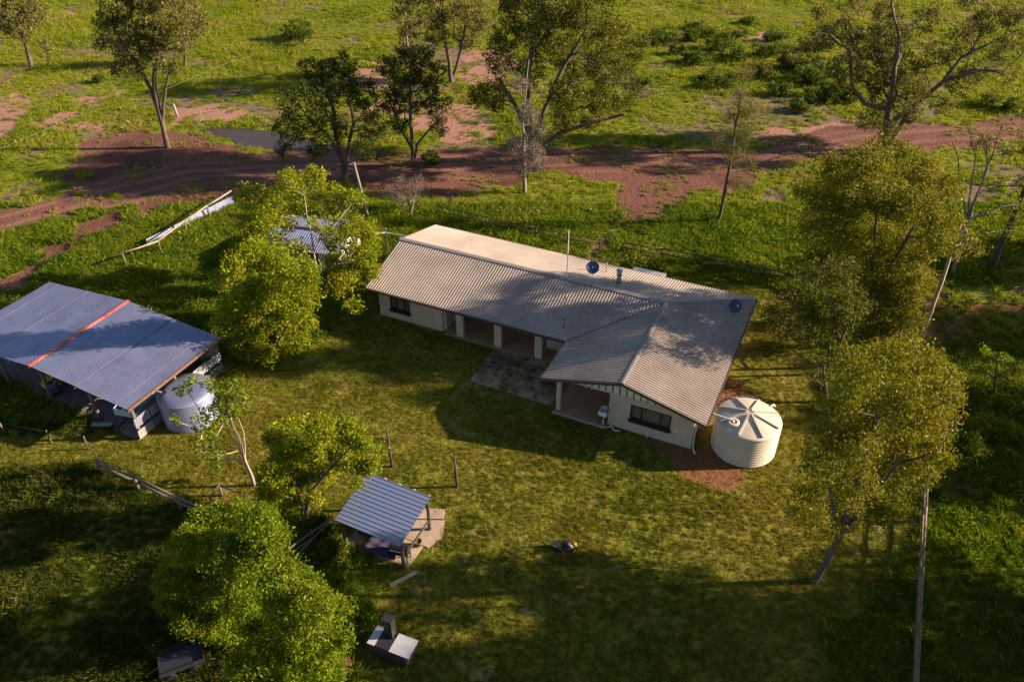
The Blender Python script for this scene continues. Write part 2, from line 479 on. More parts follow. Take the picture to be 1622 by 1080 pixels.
LAWN = [[(-19.76, 43.12), (-16.07, 42.78), (-13.82, 44.17), (-12.85, 48.47), (-11.87, 50.95), (-10.18, 52.53), (-6.43, 60.38), (4.4, 54.35), (9.47, 55.49), (12.3, 54.35), (15.5, 53.06), (19.25, 52.53), (21.32, 50.95), (21.44, 46.9), (19.4, 38.74), (22.11, 35.32), (23.64, 32.98), (20.99, 27.76), (18.07, 24.29), (14.47, 22.55), (13.98, 19.13), (-6.07, 19.13), (-7.14, 23.58), (-5.42, 25.97), (-7.53, 27.35), (-11.41, 30.36), (-13.13, 30.36), (-16.62, 30.5), (-20.84, 32.63), (-24.02, 33.38), (-29.35, 33.13), (-32.13, 34.26), (-30.53, 35.48), (-27.69, 35.86), (-23.15, 35.86), (-19.08, 38.74), (-17.19, 40.6)]]
PUDDLE = [(-33.18, 83.13), (-31.52, 83.65), (-27.71, 83.3), (-25.52, 82.61), (-22.99, 81.76), (-20.41, 80.42), (-19.13, 78.8), (-20.52, 77.69), (-22.22, 78.16), (-23.68, 77.54), (-25.51, 78.48), (-27.53, 78.8), (-29.64, 80.59), (-31.53, 81.42)]
BUILT = [[hw(0.3, -4.7), hw(0.3, 4.7), hw(25, 4.7), hw(25, -9.1), hw(9.9, -8.5), hw(9.9, -4.7)]]

DRY = [[(13.98, 93.81), (22.57, 100.44), (31.73, 93.81), (39.93, 89.76), (37.69, 83.3), (28.6, 82.1), (23.99, 79.44), (15.19, 81.59), (13.75, 85.98)], [(-67.39, 99.29), (-52.97, 98.15), (-40.01, 93.81), (-26.5, 89.76), (-20.97, 83.3), (-34.45, 83.3), (-39.49, 84.18), (-52.75, 87.84), (-63.3, 91.75)],
       [(40.46, 78.32), (53.32, 78.32), (46.54, 65.18), (38.68, 65.18)], [(-21.61, 113.32), (-8, 116.22), (0.72, 102.82), (-0.07, 89.76), (-8.64, 89.76), (-18.9, 95.94)]]
def dryness(x, y):
    return inside(x, y, DRY[0]) * 0.16 + inside(x, y, DRY[1]) * 0.10 + inside(x, y, DRY[2]) * 0.12 + inside(x, y, DRY[3]) * 0.12 + fnoise(x - 60, y + 9, 0.22)
TRACK = [(-47.48, 60.6), (-44.23, 62.61), (-38.02, 67.41), (-30.83, 71.93), (-22.16, 73.63), (-12.92, 73.35), (-3.14, 73.92), (5.56, 75.4), (14.98, 75.7), (24.46, 76), (33.74, 79.44), (42.33, 81.42), (54.41, 82.78), (61.19, 83.13)]

def region(x, y, polys, ragged):
    wx = x + (fnoise(x, y, 0.5) - 0.5) * ragged
    wy = y + (fnoise(x + 70, y + 20, 0.5) - 0.5) * ragged
    r = np.zeros(np.shape(x), bool)
    for p in polys:
        r |= inside(wx, wy, p)
    return r

def axis(a, b, step, far):
    core = np.arange(a, b + 1e-6, step)
    lo, hi, d = [], [], step
    p = a
    while p > -far:
        d *= 1.6
        p -= d
        lo.append(p)
    p, d = b, step
    while p < far:
        d *= 1.6
        p += d
        hi.append(p)
    return np.array(lo[::-1] + list(core) + hi)

def make_ground():
    xs, ys = axis(-95, 95, 0.4, 900), axis(10, 146, 0.4, 900)
    X, Y = np.meshgrid(xs, ys)
    near = (np.abs(X) < 120) & (Y > 0) & (Y < 170)
    Z = (fnoise(X, Y, 0.12) - 0.5) * 0.05
    Z[~near] = 0
    att = {}
    for nm, polys, rag in (('road', ROAD, 5.0), ('sand', SAND, 8.0), ('soil', SOIL, 2.4), ('lawn', LAWN, 1.2)):
        a = region(X, Y, polys, rag).astype(float)
        if nm in ('road', 'sand'):                         # grass has taken back patches of it
            a *= np.clip(((0.86 if nm == 'road' else 0.76) - fnoise(X + 11, Y - 40, 0.33)) * 6, 0, 1)
        if nm == 'soil':
            a *= np.clip((fnoise(X - 11, Y + 4, 0.5) - 0.30) * 4, 0, 0.85)
        for _ in range(2):                                  # soften the edge over about a metre
            b = np.pad(a, 1, mode='edge')
            a = (b[:-2, 1:-1] + b[2:, 1:-1] + b[1:-1, :-2] + b[1:-1, 2:] + 2 * a) / 6
        att[nm] = a
    d = np.full(X.shape, 1e9)
    for (ax, ay), (bx_, by_) in zip(TRACK[:-1], TRACK[1:]):
        vx, vy = bx_ - ax, by_ - ay
        q_ = np.clip(((X - ax) * vx + (Y - ay) * vy) / (vx * vx + vy * vy), 0, 1)
        d = np.minimum(d, np.hypot(X - ax - q_ * vx, Y - ay - q_ * vy))
    d = d + (fnoise(X, Y, 0.15) - 0.5) * 1.6
    dr_ = np.clip((dryness(X, Y) - 0.60) * 9, 0, 1)
    dr_[(Y < 60) | (Y > 140)] = 0
    att['dry'] = dr_
    att['rut'] = np.exp(-((np.abs(d) - 0.95) / 0.33) ** 2) + 0.7 * np.exp(-((np.abs(d) - 2.6) / 0.3) ** 2)
    ny, nx = X.shape
    idx = np.arange(nx * ny).reshape(ny, nx)
    quads = np.stack([idx[:-1, :-1], idx[:-1, 1:], idx[1:, 1:], idx[1:, :-1]], -1).reshape(-1, 4)
    co = np.stack([X, Y, Z], -1).reshape(-1, 3)
    q = lambda a: a.reshape(-1)[quads].mean(1)
    road = q(att['road']) > 0.5
    lawn = (q(att['lawn']) > 0.5) & ~road
    for nm, sel in (('ground', ~(road | lawn)), ('dirt_road', road), ('lawn', lawn)):
        used, inv = np.unique(quads[sel], return_inverse=True)
        o = link_mesh(nm, co[used], inv.reshape(-1, 4), 'ground', None, True)
        o['kind'] = 'structure'
        for k, a in att.items():
            at = o.data.attributes.new(k, 'FLOAT', 'POINT')
            at.data.foreach_set('value', a.reshape(-1)[used].astype(np.float32))
make_ground()

def flat_sheet(name, poly, z, mat, n=10):
    c = np.mean(poly, 0)
    k = len(poly)
    pts = []
    for i in range(k):
        a, b = np.array(poly[i]), np.array(poly[(i + 1) % k])
        for t in range(3):
            p = a + (b - a) * t / 3
            p = p + (p - c) * (rng.random() - 0.5) * 0.12
            pts.append((p[0], p[1], z))
    return link_mesh(name, pts, [list(range(len(pts)))], mat)
p_ = flat_sheet('puddle', PUDDLE, 0.045, 'water')
p_['kind'] = 'structure'

# ------------------------------------------------------------------ grass: short on the lawn, long in the paddock
def tuft_mesh(name, blades, h, spread, width, seed):
    r = np.random.default_rng(seed)
    v, f = [], []
    for i in range(blades):
        a = r.random() * 6.283
        d = math.sqrt(r.random()) * spread
        x, y = d * math.cos(a), d * math.sin(a)
        hh = h * (0.45 + 0.7 * r.random())
        lean = r.normal(0, 0.42, 2) * hh
        t = r.random() * 6.283
        wx, wy = width * math.cos(t), width * math.sin(t)
        k = len(v)
        v += [(x - wx, y - wy, -0.02), (x + wx, y + wy, -0.02), (x + lean[0] * 0.4 + wx * 0.7, y + lean[1] * 0.4 + wy * 0.7, hh * 0.6),
              (x + lean[0], y + lean[1], hh)]
        f += [[k, k + 1, k + 2], [k, k + 2, k + 3]]
    me = bpy.data.meshes.new(name)
    me.from_pydata(v, [], f)
    me.update()
    return me

def scatter(name, label, pts, scl, mat, tufts):
    col = bpy.data.collections.new(name + '_tufts')
    for i, t in enumerate(tufts):
        me = tuft_mesh(name + '_tuft', *t, seed=i + 3)
        me.materials.append(M[mat])
        col.objects.link(bpy.data.objects.new(name + '_tuft', me))
    me = bpy.data.meshes.new(name)
    me.vertices.add(len(pts))
    me.vertices.foreach_set('co', np.asarray(pts, np.float32).ravel())
    a = me.attributes.new('scl', 'FLOAT', 'POINT')
    a.data.foreach_set('value', np.asarray(scl, np.float32))
    a = me.attributes.new('rot', 'FLOAT', 'POINT')
    a.data.foreach_set('value', (rng.random(len(pts)) * 6.283).astype(np.float32))
    me.materials.append(M[mat])
    me.update()
    o = bpy.data.objects.new(name, me)
    COL.objects.link(o)
    ng = bpy.data.node_groups.new(name + '_scatter', 'GeometryNodeTree')
    ng.interface.new_socket('Geometry', in_out='INPUT', socket_type='NodeSocketGeometry')
    ng.interface.new_socket('Geometry', in_out='OUTPUT', socket_type='NodeSocketGeometry')
    N, L = ng.nodes, ng.links
    gi, go = N.new('NodeGroupInput'), N.new('NodeGroupOutput')
    ip = N.new('GeometryNodeInstanceOnPoints')
    ci = N.new('GeometryNodeCollectionInfo')
    ci.inputs['Collection'].default_value = col
    ci.inputs['Separate Children'].default_value = True
    ci.inputs['Reset Children'].default_value = True
    ip.inputs['Pick Instance'].default_value = True
    def attr(nm):
        x = N.new('GeometryNodeInputNamedAttribute')
        x.data_type = 'FLOAT'
        x.inputs['Name'].default_value = nm
        return x.outputs['Attribute']
    cx = N.new('ShaderNodeCombineXYZ')
    L.new(attr('rot'), cx.inputs[2])
    L.new(gi.outputs[0], ip.inputs['Points'])
    L.new(ci.outputs[0], ip.inputs['Instance'])
    L.new(cx.outputs[0], ip.inputs['Rotation'])
    L.new(attr('scl'), ip.inputs['Scale'])
    L.new(ip.outputs[0], go.inputs[0])
    md = o.modifiers.new('scatter', 'NODES')
    md.node_group = ng
    tag(o, label, 'grass', kind='stuff')
    return o

def jitter_grid(x0, x1, y0, y1, step):
    X, Y = np.meshgrid(np.arange(x0, x1, step), np.arange(y0, y1, step))
    X = X.ravel() + (rng.random(X.size) - 0.5) * step * 1.3
    Y = Y.ravel() + (rng.random(Y.size) - 0.5) * step * 1.3
    k = np.abs(X) < 0.63 * (0.803 * Y + 20.07) + 9
    return X[k], Y[k]

def bare(x, y, rag=1.5):
    f = fnoise(x + 11, y - 40, 0.33)
    return (region(x, y, ROAD, 5.0) & (f < 0.76)) | (region(x, y, SAND, 8.0) & (f < 0.65)) | inside(x, y, PUDDLE)
def occupied(x, y):
    return region(x, y, BUILT, 0.0) | inside(x, y, SHELTER_SLAB) | inside(x, y, SHED_FLOOR)
SHELTER_SLAB = [(-8.5, 27.6), (-7.6, 31.2), (-3.3, 29.4), (-4.6, 26.0)]
SHED_FLOOR = [(-26.0, 45.6), (-18.9, 41.9), (-22.6, 35.6), (-29.6, 39.2), (-37, 43.5), (-33, 50)]

x, y = jitter_grid(-30, 26, 17, 58, 0.17)
k = region(x, y, LAWN, 1.2) & ~occupied(x, y)
soil = region(x, y, SOIL, 1.5)
k &= ~(soil & (rng.random(len(x)) < 0.85)) & (fnoise(x, y, 2.2) + 0.30 * rng.random(len(x)) > 0.52)
x, y = x[k], y[k]
s = (0.55 + 0.9 * fnoise(x + 5, y, 0.35)) * (0.7 + 0.6 * rng.random(len(x)))
scatter('lawn_grass', 'short mown yellow green grass on the house yard', np.stack([x, y, 0 * x], 1), s, 'grass_lawn',
        [(18, 0.10, 0.13, 0.010), (22, 0.07, 0.16, 0.010), (14, 0.13, 0.10, 0.010)])

x, y = jitter_grid(-54, 54, 15, 66, 0.27)
lush = (y < 66) & ~region(x, y, LAWN, 1.0) & ~occupied(x, y) & ~bare(x, y)
lush &= ~(region(x, y, SOIL, 1.5) & (rng.random(len(x)) < 0.8)) & (rng.random(len(x)) < 0.95)
x, y = x[lush], y[lush]
s = (0.35 + 1.15 * fnoise(x, y, 0.28)) * (0.7 + 0.6 * rng.random(len(x)))
shaded = (x < -12) & (y < 37)  # lower left area that gets the grass with painted-in shade
scrub = (x > 8) & (y < 48)
BLADES = [(40, 0.36, 0.26, 0.008), (44, 0.28, 0.30, 0.008), (30, 0.48, 0.22, 0.008)]
FINE = [(64, 0.30, 0.28, 0.0045), (70, 0.24, 0.32, 0.0045), (50, 0.40, 0.22, 0.0045)]
for nm, lb, sel, mt, bl in (('lush_grass', 'long bright green grass growing behind the house and sheds', ~shaded & ~scrub, 'grass_lush', BLADES),
                        ('shaded_grass', 'long olive grass with shade put into its colour, lower left corner outside the yard', shaded, 'grass_shaded', FINE),
                        ('scrub_grass', 'long green grass under the trees beyond the right hand fence', scrub, 'grass_lush', FINE)):
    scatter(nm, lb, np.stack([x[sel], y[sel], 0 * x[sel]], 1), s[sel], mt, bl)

x, y = jitter_grid(-92, 92, 64, 142, 0.5)
k = ~bare(x, y, 2.5) & (fnoise(x, y, 0.35) + 0.5 * rng.random(len(x)) > 0.42) & ((dryness(x, y) < 0.66) | (rng.random(len(x)) < 0.4))
x, y = x[k], y[k]
s = (0.25 + 1.1 * fnoise(x, y, 0.2)) * (0.7 + 0.6 * rng.random(len(x)))
scatter('paddock_grass', 'long yellow green grass in the open paddock', np.stack([x, y, 0 * x], 1), s, 'grass_tall',
        [(36, 0.34, 0.38, 0.017), (40, 0.27, 0.44, 0.017), (30, 0.45, 0.32, 0.016)])

# sparse tussocks on the edges of the bare ground
x, y = jitter_grid(-80, 80, 55, 120, 0.6)
k = bare(x, y, 2.0) & (fnoise(x, y, 0.45) > 0.56) & ~inside(x, y, PUDDLE)
x, y = x[k], y[k]
scatter('road_tussock', 'scattered low tussocks on the bare red dirt', np.stack([x, y, 0 * x], 1), 0.4 + 0.6 * rng.random(len(x)), 'grass_tall',
        [(18, 0.30, 0.25, 0.028), (14, 0.22, 0.30, 0.028)])

M['lap_rust'] = simple('lap_rust', (0.34, 0.30, 0.28), (0.27, 0.27, 0.36), 0.7, 0.2, 2.0)
M['shelter_iron'] = simple('shelter_iron', (0.20, 0.27, 0.48), (0.26, 0.28, 0.40), 0.45, 0.6, 0.9)

# ------------------------------------------------------------------ farmhouse
UB, WB, VF, HE, HR = 20.27, 5.057, 9.144, 2.55, 3.88      # cross ridge, half width, front gable, eave and ridge heights
SL = (HR - HE) / WB
house = thing('farmhouse', 'long cream farmhouse with pale ribbed L shaped roof and open veranda', 'house', (HX, HY), HROT)

def ribbed(lo, hi, pitch, height, span, at, flat=0.38):
    """a ribbed sheet: across runs lo..hi, span(a) gives where each line starts and ends, at(a, t) the roof plane"""
    n = int(round((hi - lo) / pitch))
    A, Hh = [], []
    for i in range(n):
        a = lo + (hi - lo) * i / n
        w = (hi - lo) / n
        for f, h in ((0.0, 0), (flat, 0), (flat + 0.13, 1), (0.87, 1)):
            A.append(a + f * w)
            Hh.append(h * height)
    A.append(hi)
    Hh.append(0)
    mb = MB()
    for a, h in zip(A, Hh):
        s0, s1 = span(a)
        for k in range(3):
            t = s0 + (s1 - s0) * k / 2
            q = at(a, t)
            mb.v.append((q[0], q[1], q[2] + h))
    for i in range(len(A) - 1):
        for k in range(2):
            mb.f.append([i * 3 + k, (i + 1) * 3 + k, (i + 1) * 3 + k + 1, i * 3 + k + 1])
    return mb

def fix_up(mb):
    """all faces look upwards"""
    for i, f in enumerate(mb.f):
        a, b, c = (np.array(mb.v[f[j]]) for j in (0, 1, 2))
        if np.cross(b - a, c - a)[2] < 0:
            mb.f[i] = f[::-1]
    return mb

PT, RH = 0.20, 0.050
rA = lambda u, t: (u, t, HR - SL * abs(t))
rB = lambda y, t: (t, y, HR - SL * abs(t - UB))
fix_up(ribbed(0, UB, PT, RH, lambda u: (-0.02, -min(WB, max(0.03, UB - u))), rA)).build('roof_sheet', 'roof_cream', house)['label'] = 'front slope of the main roof'
fix_up(ribbed(0, UB + WB, PT, RH, lambda u: (max(0.02, u - UB), WB), rA)).build('roof_sheet', 'roof_cream', house)['label'] = 'rear slope of the main roof'
fix_up(ribbed(-VF, 0, PT, RH, lambda y: (UB - 0.02, UB - min(WB, max(0.03, -y))), rB)).build('roof_sheet', 'roof_cream', house)['label'] = 'left slope of the wing roof'
fix_up(ribbed(-VF, WB, PT, RH, lambda y: (UB + max(0.02, y), UB + WB), rB)).build('roof_sheet', 'roof_cream', house)['label'] = 'right slope of the wing roof'

def ridge(a, b, mat='roof_cap', w=0.20, drop=0.045, lift=0.058):
    a, b = np.array(a, float), np.array(b, float)
    d = (b - a) / np.linalg.norm(b - a)
    x = np.cross(d, (0, 0, 1))
    x /= np.linalg.norm(x)
    up = np.array((0, 0, 1.0))
    pts = []
    for p in (a, b):
        for q in (-w, 0, w):
            for dz in (0, 0.02):
                pts.append(p + x * q + up * (lift + dz - (drop if q else 0)))
    return MB().add(pts, [[1, 3, 9, 7], [3, 5, 11, 9], [0, 6, 8, 2], [2, 8, 10, 4], [0, 1, 7, 6], [4, 10, 11, 5], [0, 2, 3, 1], [2, 4, 5, 3], [6, 7, 9, 8], [8, 9, 11, 10]])
ridge((-0.02, 0, HR), (UB, 0, HR)).build('ridge_cap', 'roof_cap', house)
ridge((UB, -0.15, HR), (UB, -VF - 0.02, HR), 'roof_cap', 0.13, 0.03, 0.058).build('ridge_cap', 'roof_cap', house)
ridge((UB + 0.1, 0.1, HR - 0.02), (UB + WB, WB, HE), 'roof_cap', 0.13, 0.02, 0.04).build('hip_cap', 'roof_cap', house)
MB().bar((UB - 0.1, -0.1, HR - 0.0), (UB - WB, -WB, HE + 0.03), 0.16, 0.03).build('valley_gutter', 'fascia', house)

def eave(a, b, name='gutter', mat='fascia'):
    MB().bar(a, b, 0.11, 0.13).build(name, mat, house)
eave((0, -WB - 0.04, HE - 0.05), (UB - WB - 0.06, -WB - 0.04, HE - 0.05))
eave((UB - WB - 0.04, -WB, HE - 0.05), (UB - WB - 0.04, -VF, HE - 0.05))
eave((UB + WB + 0.04, -VF, HE - 0.05), (UB + WB + 0.04, WB, HE - 0.05))
eave((0, WB + 0.04, HE - 0.05), (UB + WB - 0.02, WB + 0.04, HE - 0.05))
def barge(a, b):
    MB().bar(a, b, 0.045, 0.20).build('bargeboard', 'barge', house)
z_ = 0.085
barge((UB, -VF - 0.015, HR - z_), (UB - WB, -VF - 0.015, HE - z_))
barge((UB, -VF - 0.015, HR - z_), (UB + WB, -VF - 0.015, HE - z_))
barge((-0.015, 0, HR - z_), (-0.015, -WB, HE - z_))
barge((-0.015, 0, HR - z_), (-0.015, WB, HE - z_))
MB().box(0.93, UB + WB - 0.06, -WB + 0.03, WB - 0.03, 2.445, 2.47).box(UB - WB + 0.05, UB + WB - 0.06, -8.48, -WB + 0.028, 2.445, 2.47).build('soffit', 'white_panel', house)

# walls, with real openings for the windows
def wall_x(u0, u1, y, z1, holes=(), t=0.2, name='wall'):
    """wall along u whose outer face is y, thickness towards +y"""
    mb = MB()
    c = u0
    for (a, b, za, zb) in holes:
        mb.box(c, a, y, y + t, 0, z1)
        mb.box(a, b, y, y + t, 0, za)
        mb.box(a, b, y, y + t, zb, z1)
        c = b
    mb.box(c, u1, y, y + t, 0, z1)
    return mb.build(name, 'render', house)
ZW = 2.443
wall_x(0.922, 5.71, -4.34, ZW, [(1.52, 3.15, 0.78, 1.78)])
wall_x(19.45, 24.398, -8.61, 2.54, [(20.78, 23.25, 0.98, 2.09)])
wall_x(5.91, 13.3, -1.9, ZW, [(6.5, 7.35, 0.1, 2.1)])
wall_x(13.3, 19.448, -3.1, ZW, [(15.2, 16.05, 0.1, 2.1)])
wall_x(0.922, 24.398, 4.14, ZW)
MB().box(5.71, 5.908, -4.138, -1.7, 0, ZW).build('wall', 'render', house)
MB().box(13.1, 13.298, -3.1, -1.9, 0, ZW).build('wall', 'render', house)
MB().box(19.45, 19.648, -8.408, -2.9, 0, ZW).build('wall', 'render', house)
MB().box(24.4, 24.6, -8.61, 4.34, 0, ZW).build('wall', 'render', house)
MB().poly([(0.72, -4.34, 0), (0.72, 4.34, 0), (0.72, 4.34, HE + 0.1), (0.72, 0, HR - 0.03), (0.72, -4.34, HE + 0.1)], (0.2, 0, 0)).build('wall', 'render', house)

def window(u0, u1, y, za, zb, mullions, sill=0.16):
    fr = MB()
    t = 0.06
    for (a, b, c, d) in ((u0, u1, zb - t, zb), (u0, u1, za, za + t), (u0, u0 + t, za + t, zb - t), (u1 - t, u1, za + t, zb - t)):
        fr.box(a, b, y - 0.025, y + 0.12, c, d)
    w = fr.build('window', 'dark_frame', house)
    for m in mullions:
        MB().box(u0 + (u1 - u0) * m - 0.03, u0 + (u1 - u0) * m + 0.03, y - 0.015, y + 0.09, za + t, zb - t).build('mullion', 'dark_frame', w)
    ms = [0] + list(mullions) + [1]
    for a, b in zip(ms[:-1], ms[1:]):
        MB().box(u0 + (u1 - u0) * a + 0.04, u0 + (u1 - u0) * b - 0.04, y + 0.05, y + 0.058, za + 0.05, zb - 0.05).build('pane', 'glass', w)
    cb = MB()
    n = 26
    k = len(cb.v)
    for i in range(n + 1):
        uu = u0 + 0.02 + (u1 - u0 - 0.04) * i / n
        yy = y + 0.165 + 0.02 * (i % 2)
        cb.v += [(uu, yy, za), (uu, yy, zb)]
    for i in range(n):
        cb.f.append([2 * i, 2 * i + 2, 2 * i + 3, 2 * i + 1])
    cb.build('curtain', 'curtain', w)
    MB().box(u0 - 0.06, u1 + 0.06, y - 0.14, y + 0.0, za - sill, za - 0.002).build('sill', 'dark_frame', w)
window(20.78, 23.25, -8.61, 0.98, 2.09, (0.27, 0.75))
window(1.52, 3.15, -4.34, 0.78, 1.78, (0.30, 0.72))
for (u0, y, mt) in ((6.5, -1.9, 'dark_frame'), (15.2, -3.1, 'white_paint')):
    d = MB().box(u0 + 0.02, u0 + 0.83, y + 0.05, y + 0.1, 0.11, 2.08).build('door', mt, house)
    MB().tube([(u0 + 0.72, y + 0.05, 1.05), (u0 + 0.72, y, 1.05), (u0 + 0.60, y, 1.05)], 0.015, 6).build('handle', 'steel', d)

for u in (7.13, 10.05, 13.05):
    MB().box(u - 0.26, u + 0.26, -4.46, -4.2, 0.02, ZW).build('post', 'render', house)
MB().box(16.1, 16.36, -8.74, -8.48, 0.02, ZW).build('post', 'render', house)
MB().box(5.912, 16.0, -4.62, -1.92, 0.0, 0.10).build('veranda_floor', 'floor_concrete', house)
MB().box(16.002, 19.448, -8.98, -3.12, 0.0, 0.10).build('carport_floor', 'floor_concrete', house)
MB().box(15.98, 19.46, -9.10, -8.982, 0.0, 0.085).build('floor_edge', 'concrete', house)
MB().box(16.1, 19.448, -8.62, -8.50, 2.472, 2.538).build('lintel', 'white_panel', house)

# gable infill: white sheets between dark battens
u, w_ = 16.15, 0.43
while u < 24.3:
    a, b = u, min(u + w_, 24.38)
    top = lambda q: HR - SL * abs(q - UB) - 0.03
    mid = [UB] if a < UB < b else []
    pts = [(a, -8.60, 2.545), (b, -8.60, 2.545), (b, -8.60, top(b))] + [(m_, -8.60, top(m_)) for m_ in mid] + [(a, -8.60, top(a))]
    MB().poly(pts[::-1], (0, 0.06, 0)).build('gable_panel', 'white_panel', house)
    MB().box(a - 0.03, a + 0.03, -8.635, -8.602, 2.545, top(a) + 0.0).build('batten', 'barge', house)
    u += w_

# flue, rear awning, downpipe, garden taps
fl = MB().tube([(16.45, 1.53, 3.35), (16.45, 1.53, 4.45)], 0.15, 14).build('flue', 'galv_dull', house, True)
MB().tube([(16.45, 1.53, 4.16), (16.45, 1.53, 4.24)], 0.19, 14).build('collar', 'rust', fl)
MB().lathe([(0.02, 0.14), (0.24, 0.0), (0.24, -0.03), (0.02, -0.02)], (16.45, 1.53, 4.52), 14).build('cowl', 'galv_dull', fl)
aw = MB().poly([(16.27, 5.13, 2.36), (18.70, 5.13, 2.36), (18.70, 6.05, 2.24), (16.27, 6.05, 2.24)], (0, 0, 0.05)).build('awning', 'white_panel', house)
for uu in (16.35, 18.6):
    MB().bar((uu, 4.36, 1.6), (uu, 5.95, 2.22), 0.05).build('bracket', 'fascia', aw)
MB().tube([(24.66, -8.3, 2.42), (24.66, -8.3, 0.15), (24.75, -8.6, 0.08), (24.95, -8.95, 0.06)], 0.05, 8).build('downpipe', 'white_paint', house)
MB().tube([(0.06, -5.0, 2.45), (0.55, -4.55, 2.25), (0.66, -4.3, 2.1), (0.66, -4.3, 0.02)], 0.045, 8).build('downpipe', 'white_paint', house)
for uu in (21.93, 22.02):
    MB().tube([(uu, -8.72, 0.0), (uu, -8.72, 0.62 if uu < 22 else 0.78)], 0.022, 6).build('standpipe', 'white_paint', house)
MB().box(23.55, 23.65, -8.64, -8.612, 0.95, 1.07).build('power_point', 'white_paint', house)
MB().tube([(19.2, -8.9, 0.05), (19.55, -8.95, 0.04), (19.75, -8.85, 0.18), (20.0, -9.0, 0.04), (20.35, -8.92, 0.05)], 0.035, 7).build('drain_pipe', 'white_paint', house)
fx = MB().tube([(18.05, -8.2, 2.44), (18.05, -8.2, 2.34)], 0.03, 6)
for dx in (-0.16, 0.16):
    fx.tube([(18.05, -8.2, 2.36), (18.05 + dx, -8.3, 2.30), (18.05 + dx * 1.3, -8.42, 2.22)], [0.03, 0.05, 0.075], 8)
fx.build('flood_light', 'white_paint', house)

# laundry tub standing in the carport
def local(u, y, z=0):
    p = hw(u, y)
    return (p[0], p[1], z)
tub = thing('laundry_tub', 'white laundry tub on dark legs at the corner of the carport wall', 'laundry tub', local(19.15, -8.55, 0.1), HROT)
tb = MB()
tb.box(-0.26, 0.26, -0.30, -0.26, 0.62, 0.92).box(-0.26, 0.26, 0.26, 0.30, 0.62, 0.92).box(-0.26, -0.22, -0.258, 0.258, 0.62, 0.92).box(0.22, 0.26, -0.258, 0.258, 0.62, 0.92).box(-0.218, 0.218, -0.258, 0.258, 0.60, 0.64)
tb.build('basin', 'white_paint', tub)
for sx in (-0.22, 0.22):
    for sy in (-0.24, 0.24):
        MB().box(sx - 0.02, sx + 0.02, sy - 0.02, sy + 0.02, 0, 0.60).build('leg', 'steel_dark', tub)
MB().box(0.265, 0.285, -0.28, 0.28, 0.8, 1.55).build('splashback', 'galv_white', tub)
MB().tube([(0.15, 0, 1.22), (0.0, 0, 1.22), (0.0, 0, 1.14)], 0.018, 6).build('tap', 'steel', tub)
MB().tube([(0, 0, 0.6), (0.0, 0, 0.35), (0.05, -0.15, 0.2), (0.1, -0.32, 0.03)], 0.03, 7).build('waste_pipe', 'white_paint', tub)

# ------------------------------------------------------------------ things on and round the house
def satellite_dish(label, u, y, z, rz, tilt, r=0.46):
    t = thing('satellite_dish', label, 'satellite dish', local(u, y, z - 0.01), 0, 'satellite dishes on the farmhouse roof')
    MB().tube([(0, 0, -0.02), (0, 0, 0.34), (0, 0.02, 0.55)], 0.028, 8).tube([(-0.22, 0.28, -0.06), (0, 0, 0.32)], 0.016, 6).tube([(0.22, 0.20, -0.06), (0, 0, 0.32)], 0.016, 6).build('mount', 'steel_dark', t)
    h = MB()
    prof = [(0.001, 0.0)] + [(r * k / 6, 0.15 * (k / 6) ** 2) for k in range(1, 7)]
    prof += [(r * k / 6 - 0.004, 0.15 * (k / 6) ** 2 + 0.018) for k in range(6, 0, -1)] + [(0.001, 0.018)]
    h.lathe(prof, (0, 0, 0), 28)
    d = h.build('dish', 'dish', t, True)
    d.location = (0, -0.03, 0.62)
    d.rotation_euler = (R(tilt), 0, rz)
    a = MB().tube([(0, -r * 0.95, 0.15), (0, -r * 0.8, 0.36), (0, -0.05, 0.50)], 0.014, 6)
    a.build('feed_arm', 'steel_dark', d)
    MB().tube([(0, -0.07, 0.54), (0, -0.02, 0.45)], 0.045, 10).build('feed_horn', 'white_paint', d)
    return t
satellite_dish('round blue grey satellite dish beside the flue on the main roof', 14.35, 1.99, 3.36, R(-4), 50)
satellite_dish('round blue grey satellite dish near the right rear corner of the roof', 24.3, 2.2, 2.84, R(8), 52)
vp = MB().tube([(14.95, 3.3, 2.95), (14.95, 3.3, 3.95)], 0.04, 8).build('vent_pipe', 'galv_dull', house)
MB().tube([(14.95, 3.3, 3.93), (14.95, 3.3, 4.05)], 0.075, 8).build('cowl', 'steel_dark', vp)

mast = thing('antenna_mast', 'tall thin antenna mast rising past the veranda roof valley', 'antenna', (3.34, 42.98))
MB().tube([(0, 0, 0), (0.02, 0, 3.2)], 0.03, 7).build('lower_pole', 'rust', mast)
MB().tube([(0.02, 0, 3.2), (0.05, 0.02, 6.6)], 0.026, 7).build('middle_pole', 'galv_dull', mast)
MB().tube([(0.05, 0.02, 6.6), (0.06, 0.03, 10.0)], 0.03, 7).build('upper_pole', 'white_paint', mast)
for z in (2.6, 3.2, 3.5, 6.6):
    MB().tube([(0.02, 0, z - 0.06), (0.02, 0, z + 0.06)], 0.05, 8).build('coupling', 'rust', mast)

def corrugated_drum(r, h, pitch, amp):
    prof = []
    n = int(h / pitch)
    for i in range(n):
        z = h * i / n
        prof += [(r, z), (r + amp, z + h / n * 0.5)]
    prof.append((r, h))
    return prof

